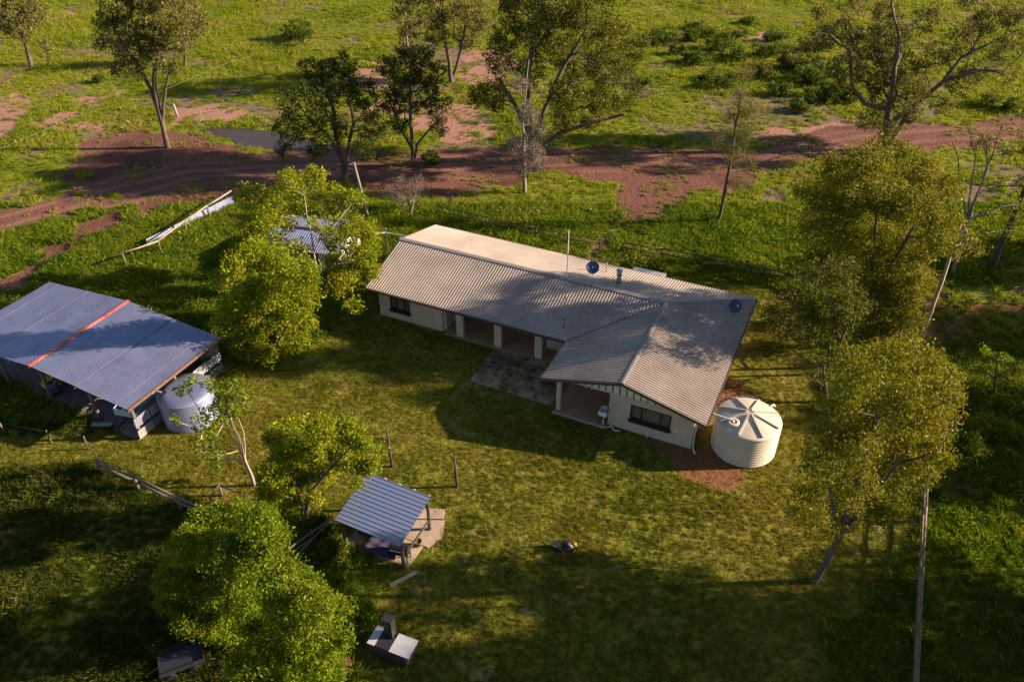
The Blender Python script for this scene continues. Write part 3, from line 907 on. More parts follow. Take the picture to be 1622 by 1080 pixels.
tank = thing('water_tank', 'cream ribbed water tank with cone lid at the front right house corner', 'water tank', (13.63, 34.99))
TR, THt = 1.82, 2.12
MB().lathe([(0.01, 0.01)] + corrugated_drum(TR, THt, 0.19, 0.05), (0, 0, 0), 64).build('wall', 'tank_cream', tank, False)
lid = MB().lathe([(TR + 0.05, THt - 0.02), (TR + 0.05, THt + 0.04), (TR - 0.05, THt + 0.10), (0.22, THt + 0.50), (0.02, THt + 0.52)], (0, 0, 0), 64).build('lid', 'tank_cream', tank, True)
for k_ in range(8):
    a = k_ * math.pi / 4 + 0.22
    c, s = math.cos(a), math.sin(a)
    MB().bar((c * 0.2, s * 0.2, THt + 0.53), (c * (TR - 0.08), s * (TR - 0.08), THt + 0.135), 0.10, 0.16).build('lid_rib', 'tank_cream', lid)
inl = MB().lathe([(0.34, 0.0), (0.34, 0.20), (0.30, 0.22), (0.20, 0.22), (0.20, 0.08)], (-1.05, -0.62, THt + 0.17), 24).build('inlet', 'tank_cream', lid, False)
MB().lathe([(0.20, 0.09), (0.01, 0.085)], (-1.05, -0.62, THt + 0.17), 24).build('strainer', 'black', inl)
p0 = hw(UB + WB + 0.02, -7.9)
tx, ty = (13.63, 34.99)
MB().tube([(p0[0] - tx, p0[1] - ty, 2.50), (-1.05, -0.62, THt + 0.42), (-1.05, -0.62, THt + 0.30)], 0.055, 10).build('fill_pipe', 'white_paint', tank)
MB().tube([(1.5, 1.0, THt + 0.10), (1.72, 1.15, THt + 0.12), (1.85, 1.22, THt - 0.1)], 0.05, 8).build('overflow', 'white_paint', tank)

tr = thing('stock_trough', 'small round grey concrete trough behind the cream tank', 'trough', (14.81, 38.26))
MB().lathe([(0.01, 0.012), (0.72, 0.012), (0.74, 0.5), (0.66, 0.5), (0.62, 0.12), (0.01, 0.12)], (0, 0, 0), 32).build('bowl', 'concrete', tr, True)
MB().lathe([(0.63, 0.36), (0.01, 0.36)], (0, 0, 0), 32).build('water', 'water', tr)

pv = MB().box(9.92, 15.96, -8.5, -4.64, 0.0, 0.055)
pv = pv.build('paving', 'concrete', None)
pv.location, pv.rotation_euler = (HX, HY, 0), (0, 0, HROT)
pv['kind'] = 'structure'
_m, _n, _l, _b = nt('weathered_paving')
_P = _n.new('ShaderNodeNewGeometry').outputs['Position']
_f = noise(_n, _l, _P, 0.55, 7, 0.7)
_c = mix(_n, _l, ramp(_n, _l, _f, [(0.42, (0, 0, 0)), (0.60, (1, 1, 1))]), (0.075, 0.046, 0.030), (0.36, 0.225, 0.135))
_c = mix(_n, _l, ramp(_n, _l, noise(_n, _l, _P, 0.8, 5, 0.6), [(0.52, (0, 0, 0)), (0.66, (1, 1, 1))]), _c, (0.15, 0.115, 0.025))
_l.new(_c, _b.inputs['Base Color'])
_b.inputs['Roughness'].default_value = 0.95
bump(_n, _l, _b, noise(_n, _l, _P, 5, 5), 0.6, 0.04)
pv.data.materials[0] = _m
xs_ = rng.uniform(10.0, 15.9, 260)
ys_ = rng.uniform(-8.45, -4.7, 260)
kk = (np.minimum(np.abs(xs_ - 12.2), np.abs(ys_ + 6.6)) < 0.35) | (rng.random(260) < 0.15)
wp = np.array([hw(a, b) + (0.05,) for a, b in zip(xs_[kk], ys_[kk])])
scatter('paving_weeds', 'weeds growing through the old paving by the veranda', wp, 0.4 + 0.5 * rng.random(len(wp)), 'grass_lawn', [(16, 0.28, 0.2, 0.014), (12, 0.2, 0.25, 0.014)])

# ------------------------------------------------------------------ open machinery shed
SA = math.atan2(-0.427, 0.904)                 # across the shed, to the right
RBx, RBy = -25.75, 45.45                       # rear end of the red ridge
SD, SWR, SWL, SHR, SHE = 7.75, 7.75, 7.7, 3.30, 2.72
shed = thing('machinery_shed', 'open farm shed with blue grey iron roof and red ridge strip', 'shed', (RBx, RBy), SA)
def sheet(lo, hi, pitch, amp, x0, z0, x1, z1, n=6):
    """corrugated iron, corrugations run from (x0, z0) to (x1, z1); pieces of sheet lap at the middle"""
    mb = MB()
    m = int((hi - lo) / pitch) * 4
    for i in range(m + 1):
        y = lo + (hi - lo) * i / m
        for k in range(n + 1):
            t = k / n
            mb.v.append((x0 + (x1 - x0) * t, y, z0 + (z1 - z0) * t + amp * math.sin(i * math.pi / 2) + 0.012 * math.sin(7 * t + y * 1.3)))
    for i in range(m):
        for k in range(n):
            a = i * (n + 1) + k
            mb.f.append([a, a + 1, a + n + 2, a + n + 1])
    return fix_up(mb)
half = (SHR + SHE) / 2
for (x0, z0, x1, z1, lb) in ((0, SHR, SWR / 2, half + 0.012, 'upper right roof sheets'), (SWR / 2 - 0.12, half - 0.006, SWR, SHE, 'lower right roof sheets'),
                             (0, SHR, -SWL / 2, half + 0.012, 'upper left roof sheets'), (-SWL / 2 + 0.12, half - 0.006, -SWL, SHE, 'lower left roof sheets')):
    sheet(-SD, 0, 0.155, 0.017, x0, z0, x1, z1).build('roof_sheet', 'galv', shed, True)['label'] = lb
ridge((0, 0.03, SHR), (0, -SD - 0.03, SHR), 'rust_red', 0.17, 0.03, 0.035).build('ridge_strip', 'rust_red', shed)
for xl in (-SWL / 2 + 0.1, SWR / 2 - 0.1, -SWL * 0.86, SWR * 0.88):
    z = SHR - (SHR - SHE) * abs(xl) / SWR + 0.034
    MB().bar((xl, -0.02, z), (xl, -SD + 0.02, z), 0.02, 0.006).build('screw_line', 'lap_rust', shed)
for y in (-0.25, -SD / 2, -SD + 0.3):
    for (xe, ze) in ((SWR - 0.1, SHE - 0.10), (-SWL + 0.1, SHE - 0.10)):
        MB().bar((0, y, SHR - 0.18), (xe, y, ze - 0.09), 0.10, 0.12).build('rafter', 'timber_dark', shed)
for k_ in range(9):
    x = -SWL + 0.3 + k_ * (SWR + SWL - 0.6) / 8
    z = SHR - (SHR - SHE) * abs(x) / SWR - 0.085
    MB().bar((x, 0.0, z), (x, -SD - 0.08, z), 0.07, 0.06).build('purlin', 'timber_pale', shed)
for (x, y) in ((SWR - 0.35, -SD + 0.45), (3.9, -SD + 0.55), (0.0, -SD + 0.5), (-3.9, -SD + 0.5), (-7.3, -SD + 0.5), (SWR - 0.35, -0.35), (SWR - 0.35, -SD / 2), (-7.3, -0.35), (0, -0.35), (3.9, -0.35), (-3.9, -0.35)):
    z = SHR - (SHR - SHE) * abs(x) / SWR - 0.2
    MB().tube([(x + rng.normal(0, 0.05), y, -0.05), (x, y, z / 2), (x, y, z)], [0.13, 0.115, 0.10], 9).build('post', 'timber', shed, True)
# right hand wall of low iron sheets and the rear wall
MB().bar((SWR + 0.06, 0, SHE - 0.03), (SWR + 0.06, -SD, SHE - 0.03), 0.14, 0.10).build('gutter', 'rust', shed)
MB().bar((SWR - 0.02, 0.02, SHE - 0.17), (SWR - 0.02, -SD - 0.02, SHE - 0.17), 0.07, 0.16).build('fascia', 'timber_dark', shed)
def upright_sheet(x, y0, y1, z0, z1, mat, name='wall_sheet'):
    mb = MB()
    m = max(8, int((y1 - y0) / 0.05))
    for i in range(m + 1):
        y = y0 + (y1 - y0) * i / m
        for z in (z0, z1):
            mb.v.append((x + 0.018 * math.sin(i * math.pi / 2), y, z))
    for i in range(m):
        mb.f.append([2 * i, 2 * i + 2, 2 * i + 3, 2 * i + 1])
    return mb.build(name, mat, shed, True)
n_ = 6
for k_ in range(n_):
    a = -SD + 0.25 + k_ * (SD - 0.4) / n_
    b = a + (SD - 0.4) / n_ - 0.04
    for (z0, z1) in ((0.08, 0.72), (0.95, 1.62)):
        upright_sheet(SWR - 0.19 + 0.03 * rng.random(), a, b, z0 + 0.08 * rng.random(), z1 + 0.06 * rng.random(), 'galv_white' if (k_ + int(z0 * 3)) % 3 else 'galv_dull')
for z in (0.4, 1.3):
    MB().bar((SWR - 0.26, -0.2, z), (SWR - 0.26, -SD + 0.2, z), 0.06, 0.09).build('girt', 'timber', shed)
rw = MB()
m = 300
for i in range(m + 1):
    x = -SWL + 0.3 + (SWR + SWL - 0.6) * i / m
    z1 = SHR - (SHR - SHE) * abs(x) / SWR - 0.12
    rw.v += [(x, -0.15 + 0.02 * math.sin(i * math.pi / 2), 0.05), (x, -0.15 + 0.02 * math.sin(i * math.pi / 2), z1)]
for i in range(m):
    rw.f.append([2 * i, 2 * i + 2, 2 * i + 3, 2 * i + 1])
rw.build('rear_wall', 'galv_dull', shed, True)
fl_ = MB().box(-7.5, SWR - 0.28, -SD + 0.2, -0.3, 0.0, 0.05).build('shed_floor', 'floor_gravel' if 'floor_gravel' in M else 'concrete', None)
M['shed_gravel'] = simple('shed_gravel', (0.20, 0.165, 0.16), (0.13, 0.105, 0.10), 0.95, 0, 2.0, 0.7, 14)
fl_.data.materials[0] = M['shed_gravel']
fl_.location, fl_.rotation_euler = (RBx, RBy, 0), (0, 0, SA)
fl_['kind'] = 'structure'
def sp(x, y, z=0.05):
    c, s = math.cos(SA), math.sin(SA)
    return (RBx + x * c - y * s, RBy + x * s + y * c, z)
# what stands in the shed
ute = thing('trailer', 'pale blue tub trailer parked under the right side of the shed roof', 'trailer', sp(5.6, -5.6), SA + 0.2)
MB().box(-0.85, 0.85, -1.1, 1.1, 0.5, 0.56).build('floor', 'pale_blue', ute)
for (a, b, c, d) in ((-0.85, -0.81, -1.1, 1.1), (0.81, 0.85, -1.1, 1.1), (-0.808, 0.808, -1.1, -1.06), (-0.808, 0.808, 1.06, 1.1)):
    MB().box(a, b, c, d, 0.562, 1.0).build('side_panel', 'pale_blue', ute)
for sx in (-1, 1):
    MB().tube([(sx * 0.90, 0, 0.31), (sx * 1.10, 0, 0.31)], 0.31, 18).build('wheel', 'black', ute)
MB().bar((0, -1.1, 0.46), (0, -2.1, 0.42), 0.08).bar((0, -2.02, 0.40), (0, -2.02, 0.0), 0.05).build('drawbar', 'steel_dark', ute)
mc = thing('garden_tractor', 'yellow and black ride on mower at the left of the shed', 'ride on mower', sp(-1.4, -5.9), SA + 0.5)
MB().box(-0.30, 0.30, -0.95, -0.2, 0.42, 0.86).build('bonnet', 'yellow', mc)
MB().box(-0.48, 0.48, -0.45, 0.45, 0.14, 0.30).build('deck', 'yellow', mc)
MB().box(-0.28, 0.28, 0.25, 0.75, 0.44, 0.62).box(-0.26, 0.26, 0.66, 0.78, 0.62, 1.02).build('seat', 'black', mc)
MB().tube([(0, -0.15, 0.8), (0, 0.05, 1.0)], 0.025, 6).lathe([(0.17, 0.0), (0.19, 0.02), (0.17, 0.04)], (0, 0.06, 1.0), 16).build('steering_wheel', 'black', mc)
for (sx, y, r) in ((-1, -0.75, 0.19), (1, -0.75, 0.19), (-1, 0.55, 0.26), (1, 0.55, 0.26)):
    MB().tube([(sx * 0.34, y, r), (sx * 0.52, y, r)], r, 16).build('wheel', 'black', mc)
for (nm, lb, x, y, w, h, mt) in (('steel_drum', 'blue steel drum standing at the shed centre post', -0.55, -6.6, 0.30, 0.88, 'blue_paint'),
                                 ('steel_drum', 'dark steel drum standing deeper in the shed', 1.0, -4.4, 0.30, 0.88, 'steel_dark')):
    t = thing(nm, lb, 'drum', sp(x, y), SA)
    MB().lathe([(0.01, 0.0), (w, 0), (w, 0.28), (w + 0.015, 0.30), (w, 0.32), (w, 0.56), (w + 0.015, 0.58), (w, 0.60), (w, h), (w - 0.03, h), (w - 0.03, h - 0.02), (0.01, h - 0.02)], (0, 0, 0), 22).build('body', mt, t, True)
    MB().tube([(0.15, 0.1, h - 0.03), (0.15, 0.1, h + 0.01)], 0.035, 8).build('bung', 'steel', t)
bk = thing('work_bench', 'long dark timber bench against the rear shed wall', 'bench', sp(3.4, -1.0), SA)
MB().box(-2.2, 2.2, -0.35, 0.35, 0.84, 0.90).build('top', 'timber', bk)
for sx in (-2.1, 2.1):
    for sy in (-0.28, 0.28):
        MB().box(sx - 0.05, sx + 0.05, sy - 0.05, sy + 0.05, 0, 0.84).build('leg', 'timber_dark', bk)
sw = thing('concrete_sleeper', 'pale concrete beam lying at the front edge of the shed', 'concrete beam', sp(4.5, -7.55, 0), SA + 0.38)
MB().box(-0.62, 0.62, -0.14, 0.14, 0.0, 0.20).build('beam', 'concrete', sw)
MB().bar((-0.35, 0, 0.2), (-0.35, 0, 0.26), 0.03).bar((-0.35, 0, 0.26), (-0.22, 0, 0.26), 0.03).bar((-0.22, 0, 0.26), (-0.22, 0, 0.2), 0.03).build('lifting_loop', 'rust', sw)

st = thing('shed_water_tank', 'round galvanised water tank with flat lid beside the open shed', 'water tank', (-19.75, 37.65))
MB().lathe([(0.01, 0.01)] + corrugated_drum(1.62, 2.0, 0.13, 0.025), (0, 0, 0), 56).build('wall', 'galv', st, False)
tl = MB().lathe([(1.66, 1.97), (1.66, 2.03), (1.0, 2.10), (0.02, 2.13)], (0, 0, 0), 56).build('lid', 'galv', st, True)
MB().lathe([(0.20, 0.0), (0.20, 0.07), (0.17, 0.07), (0.17, 0.02), (0.01, 0.02)], (-1.16, -0.35, 2.06), 20).build('inlet', 'steel_dark', tl)
gp = sp(SWR + 0.1, -6.0)
MB().tube([(gp[0] + 19.75, gp[1] - 37.65, 2.60), (-1.5, -0.42, 2.36), (-1.18, -0.36, 2.2)], 0.05, 8).build('fill_pipe', 'galv_white', st)

# ------------------------------------------------------------------ barbecue shelter
SHX, SHY, SHA = -6.52, 28.15, -0.418
shel = thing('timber_shelter', 'small open timber shelter with blue ribbed iron roof on the lawn', 'shelter', (SHX, SHY), SHA)
hw_, hd_ = 1.88, 1.60
shz = lambda x, y: 2.25 - 0.05 * x + 0.11 * y
mb = ribbed(-hd_, hd_, 0.25, 0.035, lambda a: (-hw_, hw_), lambda a, t: (t, a, shz(t, a)), 0.62)
fix_up(mb).build('roof_sheet', 'shelter_iron', shel)
for k_ in range(5):
    x = -hw_ + 0.15 + k_ * (2 * hw_ - 0.3) / 4
    MB().bar((x, -hd_ + 0.03, shz(x, -hd_ + 0.03) - 0.05), (x, hd_ + 0.10, shz(x, hd_ + 0.1) - 0.05), 0.09, 0.08).build('purlin', 'timber_pale', shel)
for y in (-hd_ + 0.25, hd_ - 0.25):
    MB().bar((-hw_ + 0.1, y, shz(-hw_ + 0.1, y) - 0.16), (hw_ - 0.05, y, shz(hw_ - 0.05, y) - 0.16), 0.12, 0.13).build('beam', 'timber_dark', shel)
for (x, y) in ((-hw_ + 0.25, -hd_ + 0.25), (hw_ - 0.1, -hd_ + 0.25), (-hw_ + 0.25, hd_ - 0.25), (hw_ - 0.1, hd_ - 0.25), (0.1, hd_ - 0.25)):
    MB().tube([(x, y, 0.0), (x, y, shz(x, y) - 0.22)], [0.10, 0.085], 9).build('post', 'timber_dark', shel)
MB().bar((hw_ - 0.1, -hd_ + 0.3, 0.75), (hw_ - 0.1, hd_ - 0.3, 0.75), 0.09, 0.1).build('side_rail', 'timber_dark', shel)
def shp(x, y, z=0.06):
    c, s = math.cos(SHA), math.sin(SHA)
    return (SHX + x * c - y * s, SHY + x * s + y * c, z)
sl = thing('shelter_slab', 'pale cracked stone slab under and behind the small shelter', 'slab', (SHX, SHY), SHA)
cut = [[(-1.8, -1.3), (0.2, -1.35), (0.1, 0.3), (-1.8, 0.4)], [(0.24, -1.35), (1.95, -1.25), (2.0, 0.2), (0.14, 0.3)],
       [(-1.2, 0.44), (0.5, 0.34), (0.7, 1.6), (-1.0, 1.9)], [(0.54, 0.34), (2.3, 0.24), (2.65, 1.2), (2.2, 2.2), (0.76, 1.6)],
       [(-0.9, 1.95), (0.7, 1.66), (0.9, 2.5), (0.1, 3.0), (-0.7, 2.7)], [(0.76, 1.68), (2.1, 2.25), (1.9, 2.9), (0.95, 2.6)]]
for k_, c in enumerate(cut):
    MB().poly([(a, b, 0.0) for a, b in c], (0, 0, 0.045 + 0.008 * (k_ % 3))).build('flagstone', 'stone', sl)
sofa = thing('armchair', 'brown armchair at the back of the small shelter', 'armchair', shp(-0.9, -0.1), SHA)
MB().box(-0.42, 0.42, -0.38, 0.30, 0.08, 0.42).build('seat', 'brown_cloth', sofa)
MB().box(-0.42, 0.42, 0.302, 0.50, 0.08, 0.92).build('backrest', 'brown_cloth', sofa)
for sx in (-1, 1):
    MB().box(min(sx * 0.422, sx * 0.58), max(sx * 0.422, sx * 0.58), -0.40, 0.50, 0.0, 0.60).build('armrest', 'brown_cloth', sofa)
bed = thing('day_bed', 'low bed with rumpled purple cover under the shelter front edge', 'bed', shp(0.25, -0.75), SHA + 0.12)
MB().box(-0.85, 0.85, -0.5, 0.5, 0.22, 0.28).build('frame', 'timber_dark', bed)
for sx in (-0.78, 0.78):
    for sy in (-0.43, 0.43):
        MB().box(sx - 0.04, sx + 0.04, sy - 0.04, sy + 0.04, 0, 0.22).build('leg', 'timber_dark', bed)
cv = []
n1, n2 = 22, 16
for i in range(n1 + 1):
    for j in range(n2 + 1):
        x, y = -0.9 + 1.8 * i / n1, -0.62 + 1.2 * j / n2
        e = max(0.0, max(abs(x) - 0.82, abs(y) - 0.48))
        cv.append((x, y, 0.44 - e * 1.9 + 0.05 * math.sin(x * 7 + y * 5) * math.sin(y * 9 - x * 3)))
cf = [[i * (n2 + 1) + j, (i + 1) * (n2 + 1) + j, (i + 1) * (n2 + 1) + j + 1, i * (n2 + 1) + j + 1] for i in range(n1) for j in range(n2)]
link_mesh('cover', cv, cf, 'purple', bed, True)
MB().box(-0.82, 0.82, -0.48, 0.48, 0.282, 0.38).build('mattress', 'brown_cloth', bed)
kb = thing('kettle_barbecue', 'black hooded gas barbecue at the right front post of the shelter', 'barbecue', shp(1.35, -0.95), SHA + 0.15)
MB().box(-0.5, 0.5, -0.28, 0.28, 0.55, 0.80).build('firebox', 'black', kb)
hd = MB()
for i in range(9):
    a = math.pi * i / 8
    hd.v += [(-0.5, -0.28 * math.cos(a), 0.80 + 0.26 * math.sin(a)), (0.5, -0.28 * math.cos(a), 0.80 + 0.26 * math.sin(a))]
for i in range(8):
    hd.f.append([2 * i, 2 * i + 1, 2 * i + 3, 2 * i + 2])
hd.f += [[2 * i for i in range(9)], [2 * i + 1 for i in range(9)][::-1]]
hd.build('hood', 'black', kb, False)
MB().tube([(-0.38, -0.32, 0.9), (0.38, -0.32, 0.9)], 0.018, 6).build('handle', 'steel', kb)
for sx in (-0.45, 0.45):
    for sy in (-0.23, 0.23):
        MB().box(sx - 0.025, sx + 0.025, sy - 0.025, sy + 0.025, 0, 0.55).build('leg', 'steel_dark', kb)
pl = thing('timber_plank', 'bare plank lying on the ground at the shelter right corner', 'plank', shp(2.1, -1.95, 0), SHA + 1.0)
MB().box(-0.75, 0.75, -0.1, 0.1, 0.03, 0.08).build('board', 'timber_pale', pl)
MB().box(-0.6, -0.5, -0.16, 0.16, 0.0, 0.03).box(0.5, 0.6, -0.16, 0.16, 0.0, 0.03).build('bearer', 'timber', pl)
pt = thing('flower_pot', 'dark round pot on the stone slab at the right of the shelter', 'pot', shp(1.75, 0.15, 0.05))
MB().lathe([(0.01, 0), (0.13, 0), (0.20, 0.30), (0.22, 0.30), (0.22, 0.35), (0.18, 0.35), (0.17, 0.28), (0.01, 0.28)], (0, 0, 0), 18).build('pot', 'rust', pt, True)
MB().tube([(0, 0, 0.27), (0.02, 0.02, 0.5)], 0.012, 5).tube([(0, 0, 0.27), (-0.06, 0.05, 0.45)], 0.01, 5).build('stem', 'timber', pt)

# lone posts on the lawn
for (p, h, lb) in (((-6.89, 33.28), 2.85, 'tall dark timber post alone on the lawn behind the shelter'),
                   ((-3.07, 31.71), 2.15, 'shorter dark timber post at the corner of the stone slab')):
    t = thing('timber_post', lb, 'post', p, 0, 'bare posts on the lawn')
    MB().tube([(0, 0, -0.05), (-0.02, 0.02, h / 2), (-0.05, 0.0, h)], [0.085, 0.075, 0.065], 9).build('shaft', 'timber_dark', t, True)
    MB().bar((-0.11, 0, h - 0.12), (0.02, 0, h - 0.12), 0.02).build('spike', 'rust', t)

# outdoor wood stove with enamel side tables
bq = thing('brick_barbecue', 'dark brick barbecue with pale side plates and square chimney', 'barbecue', (-5.45, 21.55), SHA + 0.03)
def bricks(x0, x1, y0, y1, z0, rows, parent):
    for r_ in range(rows):
        z = z0 + r_ * 0.095
        for side in range(4):
            L = (x1 - x0) if side % 2 == 0 else (y1 - y0)
            n = max(1, int(round(L / 0.24)))
            for i in range(n):
                a = i / n * L + 0.006
                b = (i + 1) / n * L - 0.006
                if side == 0: bx = (x0 + a, x0 + b, y0, y0 + 0.11)
                elif side == 2: bx = (x0 + a, x0 + b, y1 - 0.11, y1)
                elif side == 1:
                    bx = (x1 - 0.11, x1, max(y0 + a, y0 + 0.117), min(y0 + b, y1 - 0.117))
                else:
                    bx = (x0, x0 + 0.11, max(y0 + a, y0 + 0.117), min(y0 + b, y1 - 0.117))
                j = rng.normal(0, 0.004)
                MB().box(bx[0] + j, bx[1] + j, bx[2] + j, bx[3] + j, z, z + 0.083).build('brick', 'brick', parent)
bricks(-0.95, 1.0, -0.5, 0.45, 0.0, 8, bq)
MB().box(-0.83, 0.88, -0.38, 0.33, 0.0, 0.74).build('core', 'steel_dark', bq)
MB().box(-1.0, -0.62, -0.52, 0.47, 0.765, 0.80).build('side_plate', 'plate', bq)
MB().box(0.12, 1.12, -0.52, 0.47, 0.765, 0.80).build('side_plate', 'plate', bq)
MB().box(-0.60, 0.10, -0.5, 0.2, 0.765, 0.79).build('hot_plate', 'steel_dark', bq)
ch = MB().box(-0.42, 0.0, 0.10, 0.44, 0.792, 2.0).build('chimney', 'steel_dark', bq)
MB().box(-0.46, 0.04, 0.06, 0.48, 2.002, 2.05).build('cap', 'steel_dark', ch)
dr = thing('fire_drum', 'rusty maroon cut drum in the grass at the bottom edge', 'drum', (-7.64, 20.43), 0.5)
MB().lathe([(0.01, 0.02), (0.30, 0.0), (0.31, 0.5), (0.28, 0.5), (0.27, 0.06), (0.01, 0.06)], (0, 0, 0), 20).build('body', 'maroon', dr, True)
MB().box(0.05, 0.55, -0.05, 0.30, 0.45, 0.49).build('flap', 'maroon', dr)
bx = thing('cart', 'dark blue flat tray cart in deep shade under the bushy tree', 'cart', (-14.87, 20.87), 0.45)
MB().box(-0.95, 0.95, -0.6, 0.6, 0.45, 0.52).build('tray', 'steel_dark', bx)
for (a, b, c, d) in ((-0.95, 0.95, -0.62, -0.602), (-0.95, 0.95, 0.602, 0.62), (0.952, 0.97, -0.6, 0.6)):
    MB().box(a, b, c, d, 0.45, 0.72).build('side_board', 'steel_dark', bx)
for sx in (-0.5, 0.5):
    for sy in (-1, 1):
        MB().tube([(sx, sy * 0.63, 0.24), (sx, sy * 0.73, 0.24)], 0.24, 14).build('wheel', 'black', bx)
MB().tube([(-0.95, 0, 0.45), (-1.7, 0, 0.1)], 0.03, 6).build('handle', 'rust', bx)

# push mower left out on the lawn
mw = thing('push_mower', 'black push mower with yellow wheel trim left on the lawn', 'lawn mower', (2.74, 27.43), R(8))
dk = MB()
for i in range(16):
    a = 2 * math.pi * i / 16
    for (r, z) in ((0.30, 0.09), (0.31, 0.18), (0.22, 0.25)):
        dk.v.append((r * math.cos(a) * 1.25 + 0.1, r * math.sin(a), z))
for i in range(16):
    j = (i + 1) % 16
    for q in (0, 1):
        dk.f.append([i * 3 + q, j * 3 + q, j * 3 + q + 1, i * 3 + q + 1])
dk.f.append([i * 3 + 2 for i in range(16)])
dk.build('deck', 'black', mw, True)
MB().lathe([(0.16, 0.25), (0.17, 0.36), (0.13, 0.43), (0.01, 0.44)], (0.12, 0, 0), 16).build('engine', 'steel_dark', mw, True)
MB().tube([(0.2, -0.13, 0.34), (0.29, -0.2, 0.36)], 0.055, 10).build('fuel_cap', 'white_paint', mw)
for (x, y, m_) in ((0.42, -0.31, 'yellow'), (0.42, 0.31, 'yellow'), (-0.2, -0.31, 'terracotta'), (-0.2, 0.31, 'terracotta')):
    wl = MB().tube([(x, y - 0.03, 0.1), (x, y + 0.03, 0.1)], 0.10, 14).build('wheel', 'black', mw)
    MB().tube([(x, y - 0.036, 0.1), (x, y + 0.036, 0.1)], 0.06, 12).build('hub', m_, wl)
MB().box(-0.62, -0.22, -0.22, 0.22, 0.12, 0.40).build('grass_catcher', 'black', mw)
MB().tube([(-0.22, -0.24, 0.2), (-1.0, -0.2, 0.86), (-1.05, 0.2, 0.86), (-0.22, 0.24, 0.2)], 0.016, 6).build('handle', 'steel_dark', mw)
MB().box(0.5, 0.62, -0.1, 0.1, 0.14, 0.24).build('front_guard', 'yellow', mw)
hs = thing('garden_hose', 'thin dark hose trailing over the lawn left of the mower', 'hose', (-0.68, 26.95))
MB().tube([(0, 0, 0.03), (0.5, 0.35, 0.03), (1.4, 0.5, 0.03), (2.2, 0.65, 0.03), (2.7, 0.6, 0.03)], 0.018, 6).tube([(0, 0, 0.03), (0.5, -0.12, 0.03), (1.1, 0.1, 0.03)], 0.018, 6).build('pipe', 'steel_dark', hs, True)

# ------------------------------------------------------------------ fences, pole, pipe
def rail_fence(name, label, pts, posts, rails, mat, rr, pr, ph, cat='fence', post_mat=None, braces=()):
    """pts: rail line on the ground, rails: heights, posts: distances picked as points"""
    o = pts[0]
    t = thing(name, label, cat, o)
    rel = [(p[0] - o[0], p[1] - o[1]) for p in pts]
    for z in rails:
        for a, b in zip(rel[:-1], rel[1:]):
            m_ = ((a[0] + b[0]) / 2, (a[1] + b[1]) / 2)
            MB().tube([(a[0], a[1], z), (m_[0], m_[1], z - 0.03 + rng.normal(0, 0.012)), (b[0], b[1], z)], [rr, rr * 0.95, rr * 0.9], 8).build('rail', mat, t, True)
    for p in posts:
        x, y = p[0] - o[0], p[1] - o[1]
        MB().tube([(x, y, -0.05), (x + rng.normal(0, 0.02), y, ph / 2), (x, y, ph)], [pr, pr * 0.95, pr * 0.9], 8).build('post', post_mat or mat, t, True)
    return t

rail_fence('log_fence', 'dark double rail log fence between long grass and lawn', [(-23.31, 32.74), (-20.73, 31.43), (-17.89, 29.95), (-15.7, 28.9)],
           [(-23.31, 32.74), (-20.73, 31.43), (-17.89, 29.95), (-15.7, 28.9)], (1.1, 0.68), 'timber', 0.075, 0.10, 1.15)
rail_fence('wire_fence', 'sagging wire fence strung from the log fence past the shed', [(-23.4, 32.95), (-24.9, 34.7), (-27.3, 35.2), (-30.5, 36.0)],
           [(-24.9, 34.7), (-27.3, 35.2), (-30.5, 36.0)], (0.95, 0.5), 'steel_dark', 0.012, 0.05, 1.05, post_mat='timber')
rail_fence('broken_fence', 'short run of dark rail fence beside the small pale trunked tree', [(-16.25, 30.18), (-16.01, 31.05), (-14.44, 30.36)],
           [(-16.25, 30.18), (-16.01, 31.05), (-14.44, 30.36)], (0.85,), 'timber', 0.055, 0.08, 0.95)
g0 = thing('leaning_gate', 'narrow tipped wooden gate in shade left of the shelter', 'gate', (-10.26, 27.68), R(48))
for z in (0.15, 0.55, 0.95):
    MB().bar((-1.35, 0, z), (1.35, 0, z), 0.05, 0.09).build('rail', 'timber', g0)
for x in (-1.35, 0, 1.35):
    MB().bar((x, 0.05, 0.0), (x, 0.05, 1.08), 0.07, 0.05).build('upright', 'timber', g0)
MB().bar((-1.3, -0.045, 0.15), (1.3, -0.045, 0.95), 0.03, 0.07).build('brace', 'timber_pale', g0)
rail_fence('boundary_fence', 'long straight post and rail fence along the right side of the yard', [(23.6, 33.2), (21.8, 29.2), (20.05, 25.31), (18.7, 22.3), (17.3, 19.1), (16.0, 16.2)],
           [(23.6, 33.2), (21.8, 29.2), (20.05, 25.31), (18.7, 22.3), (17.3, 19.1), (16.0, 16.2)], (1.12, 0.62), 'timber', 0.07, 0.09, 1.16)
rail_fence('rear_fence', 'dark low rail fence running through long grass behind the house', [(-6.64, 63.84), (-0.58, 60.97), (2.0, 59.9), (4.6, 58.8), (7.2, 57.95)],
           [(-6.64, 63.84), (-3.6, 62.4), (-0.58, 60.97), (2.0, 59.9), (4.6, 58.8), (7.2, 57.95)], (0.95, 0.5), 'timber_dark', 0.045, 0.07, 1.0)
rail_fence('garden_fence', 'dark rail fence behind the right end of the house', [(9.0, 57.4), (12.01, 56.44), (14.4, 55.5), (16.64, 54.6), (19.4, 53.45), (22.11, 52.29)],
           [(9.0, 57.4), (12.01, 56.44), (14.4, 55.5), (16.64, 54.6), (19.4, 53.45), (22.11, 52.29)], (0.95, 0.5), 'timber_dark', 0.055, 0.07, 1.0)
